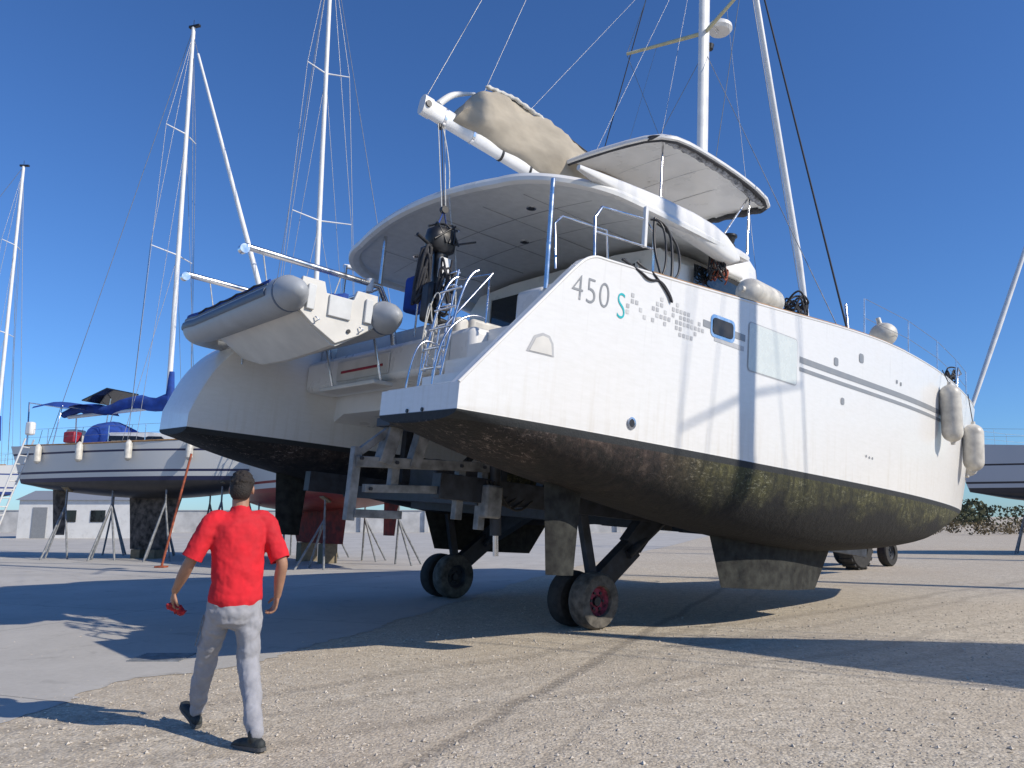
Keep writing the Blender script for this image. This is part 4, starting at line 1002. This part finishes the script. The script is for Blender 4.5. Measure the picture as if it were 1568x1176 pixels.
bd2=fuse('skin_body',body,SKIN,.0048,man,3)
for s in (-1,1): 
    bm=bmesh.new(); ellipsoid(bm,hd_((s*.031,.122,1.70)),(.013,.008,.008),HR,12); me=bpy.data.meshes.new('eye'); bm.to_mesh(me); bm.free(); me.materials.append(M['black']); o=bpy.data.objects.new('eye',me); link(o); o.parent=man
def hair(bm):
    ellipsoid(bm,hd_((0,.018,1.722)),(.083,.098,.098),HR); ellipsoid(bm,hd_((0,-.02,1.68)),(.075,.066,.083),HR)
    q=random.Random(5)
    for i in range(80):
        a=q.uniform(0,6.28); e=q.uniform(.1,1.4); x=.08*math.cos(a)*math.cos(e); y=.018+.095*math.sin(a)*math.cos(e); z=1.722+.097*math.sin(e)
        if y>.09 and z<1.77: continue
        ellipsoid(bm,hd_((x,y,z)),(.014,.014,.012),None,8)
hr=fuse('hair',hair,HAIR,.006,man,1)
me=hr.data; bm=bmesh.new(); bm.from_mesh(me); HI=HR.inverted()
def inv(v): return HI@(v-HP)+HP
dl=[]
for v_ in bm.verts:
    w=inv(v_.co)
    if (w.y>.088 and w.z<1.765) or (w.y>.035 and w.z<1.70) or w.z<1.615: dl.append(v_)
bmesh.ops.delete(bm,geom=dl,context='VERTS'); bm.to_mesh(me); bm.free()
def shirt(bm):
    seg_tube(bm,[(0,0,.93),(0,-.005,1.05),(0,0,1.2),(0,.01,1.34),(0,.015,1.43),(0,.015,1.50),(0,.015,1.535)],[(.186,.140),(.176,.128),(.178,.126),(.194,.132),(.192,.122),(.145,.088),(.072,.070)],28)
    for S_,E_ in ((LS,LE),(RS,RE)):
        I=Vector((S_.x*.45,S_.y,1.475)); e=S_.lerp(E_,.98)
        seg_tube(bm,[I,S_,S_.lerp(e,.5),e],[(.058,.058),(.070,.070),(.070,.074),(.068,.076)],20)
sh_=fuse('tshirt',shirt,SHIRT,.008,man,4,.024)
bm=bmesh.new(); bm.from_mesh(sh_.data)
bmesh.ops.bisect_plane(bm,geom=bm.verts[:]+bm.edges[:]+bm.faces[:],plane_co=(0,0,.885),plane_no=(0,0,1)); bmesh.ops.delete(bm,geom=[v_ for v_ in bm.verts if v_.co.z<.884],context='VERTS')
for S_,E_ in ((LS,LE),(RS,RE)):
    d=(E_-S_).normalized(); e=S_.lerp(E_,.95)
    gv=[v_ for v_ in bm.verts if (v_.co-e).length<.14 and (v_.co.x*E_.x>0) and abs(v_.co.x)>.21]
    gs=set(gv); ge=[e_ for e_ in bm.edges if e_.verts[0] in gs and e_.verts[1] in gs]; gf=[fc for fc in bm.faces if all(q_ in gs for q_ in fc.verts)]
    bmesh.ops.bisect_plane(bm,geom=gv+ge+gf,plane_co=e,plane_no=d)
    bmesh.ops.delete(bm,geom=[v_ for v_ in bm.verts if (v_.co-e).dot(d)>1e-4 and (v_.co-e).length<.16 and abs(v_.co.x)>.215],context='VERTS')
bm.to_mesh(sh_.data); bm.free()
so=sh_.modifiers.new('th','SOLIDIFY'); so.thickness=.004
RH=Vector((.088,0,.93)); RK=Vector((.105,-.02,.50)); RA=Vector((.085,-.34,.105))
LH=Vector((-.088,.0,.93)); LK=Vector((-.110,.27,.52)); LA=Vector((-.115,.46,.13))
def pants(bm):
    seg_tube(bm,[(0,-.005,.99),(0,-.01,.90),(0,-.01,.84)],[(.155,.112),(.160,.120),(.15,.12)],28)
    for H,K,A in ((RH,RK,RA),(LH,LK,LA)):
        seg_tube(bm,[H,H.lerp(K,.35),H.lerp(K,.75),K,K.lerp(A,.35),K.lerp(A,.75),A],[(.092,.108),(.090,.100),(.078,.082),(.073,.077),(.070,.074),(.061,.064),(.052,.054)],20)
pt=fuse('sweatpants',pants,PANTS,.008,man,3,.030)
def shoe(bm,A,fwd,pitch):
    fwd=Vector(fwd).normalized(); up=Vector((0,0,1)); fd=(fwd*math.cos(pitch)+up*math.sin(pitch)).normalized(); un=(up*math.cos(pitch)-fwd*math.sin(pitch))
    heel=A-un*.065-fd*.05
    seg_tube(bm,[A+un*.01,A-un*.03],[.046,.046])
    seg_tube(bm,[heel,heel+fd*.09,heel+fd*.17,heel+fd*.235-un*.008],[(.038,.042),(.040,.040),(.048,.030),(.040,.022)],16,flat=tuple(un))
FEET=((RA,-.05,(-.40,1,0)),(LA,.38,(-.2,1,0)))
def shoes(bm):
    for A,pit,fw in FEET: shoe(bm,A,fw,pit)
fuse('shoes',shoes,SHOE,.006,man,2)
WS=simple('shoe_sole',(.09,.09,.09),.7)
for A,pit,fw in FEET:
    fw=Vector(fw).normalized(); fd=(fw*math.cos(pit)+Vector((0,0,1))*math.sin(pit)); un=Vector((0,0,1))*math.cos(pit)-fw*math.sin(pit); sd=fd.cross(un)
    h0=A-un*.098-fd*.05; rr=[]
    for t,w in ((-.04,.022),(-.02,.036),(.08,.038),(.17,.048),(.23,.042),(.27,.022)): rr.append([h0+fd*t-sd*w,h0+fd*t+sd*w,h0+fd*t+sd*w+un*.022,h0+fd*t-sd*w+un*.022])
    loft('sole',rr,WS,man)
hc=LW+HD_L*.115+Vector((.015,0,0))
HRED=simple('held_red_glove',(.45,.02,.03),.7,var=.4,scale=30)
clump('held_red_gloves',[hc+Vector((-.05,-.03,.01)),hc+Vector((0,.0,-.02)),hc+Vector((.06,.03,-.05)),hc+Vector((.08,.03,-.08))],.026,HRED,man,seed=9,seg=14)
mesh('trouser_print',[LH.lerp(LK,t)+Vector((-.100,dy,0)) for t,dy in ((.25,-.01),(.25,.01),(.8,.012),(.8,-.012))],[(0,1,2,3)],M['black'],man,smooth=0)
# ---------------------------------------------------------------- light, sky, camera
sunh=Vector((.90,-.43,0)).normalized(); el=math.radians(34)
sd=Vector((sunh.x*math.cos(el),sunh.y*math.cos(el),math.sin(el)))
L=bpy.data.lights.new('sun','SUN'); L.energy=4.6; L.angle=math.radians(.5); L.color=(1,.92,.80)
lo=bpy.data.objects.new('sun',L); link(lo); lo.rotation_euler=sd.to_track_quat('Z','Y').to_euler()
w=bpy.data.worlds.new('World'); scene.world=w; w.use_nodes=True; nt=w.node_tree
bg=nt.nodes['Background']; sk=nt.nodes.new('ShaderNodeTexSky'); sk.sky_type='NISHITA'; sk.sun_disc=False; sk.sun_elevation=el
sk.sun_rotation=math.atan2(sunh.x,sunh.y); sk.air_density=1.0; sk.dust_density=.2; sk.ozone_density=3.0; sk.altitude=0
mxn=nt.nodes.new('ShaderNodeMix'); mxn.data_type='RGBA'; mxn.blend_type='MULTIPLY'; mxn.inputs[0].default_value=1; mxn.inputs[7].default_value=(.50,.80,1.22,1)
nt.links.new(sk.outputs[0],mxn.inputs[6]); nt.links.new(mxn.outputs[2],bg.inputs[0]); bg.inputs[1].default_value=.115
cam=bpy.data.cameras.new('camera'); co=bpy.data.objects.new('camera',cam); link(co); scene.camera=co
cam.sensor_width=36; cam.lens=36*1184/1568; cam.clip_end=5000; cam.clip_start=.05
co.location=(0,0,1.5); co.rotation_euler=(math.radians(90+9.7),0,0)
scene.view_settings.view_transform='Standard'; scene.view_settings.look='None'; scene.view_settings.exposure=0
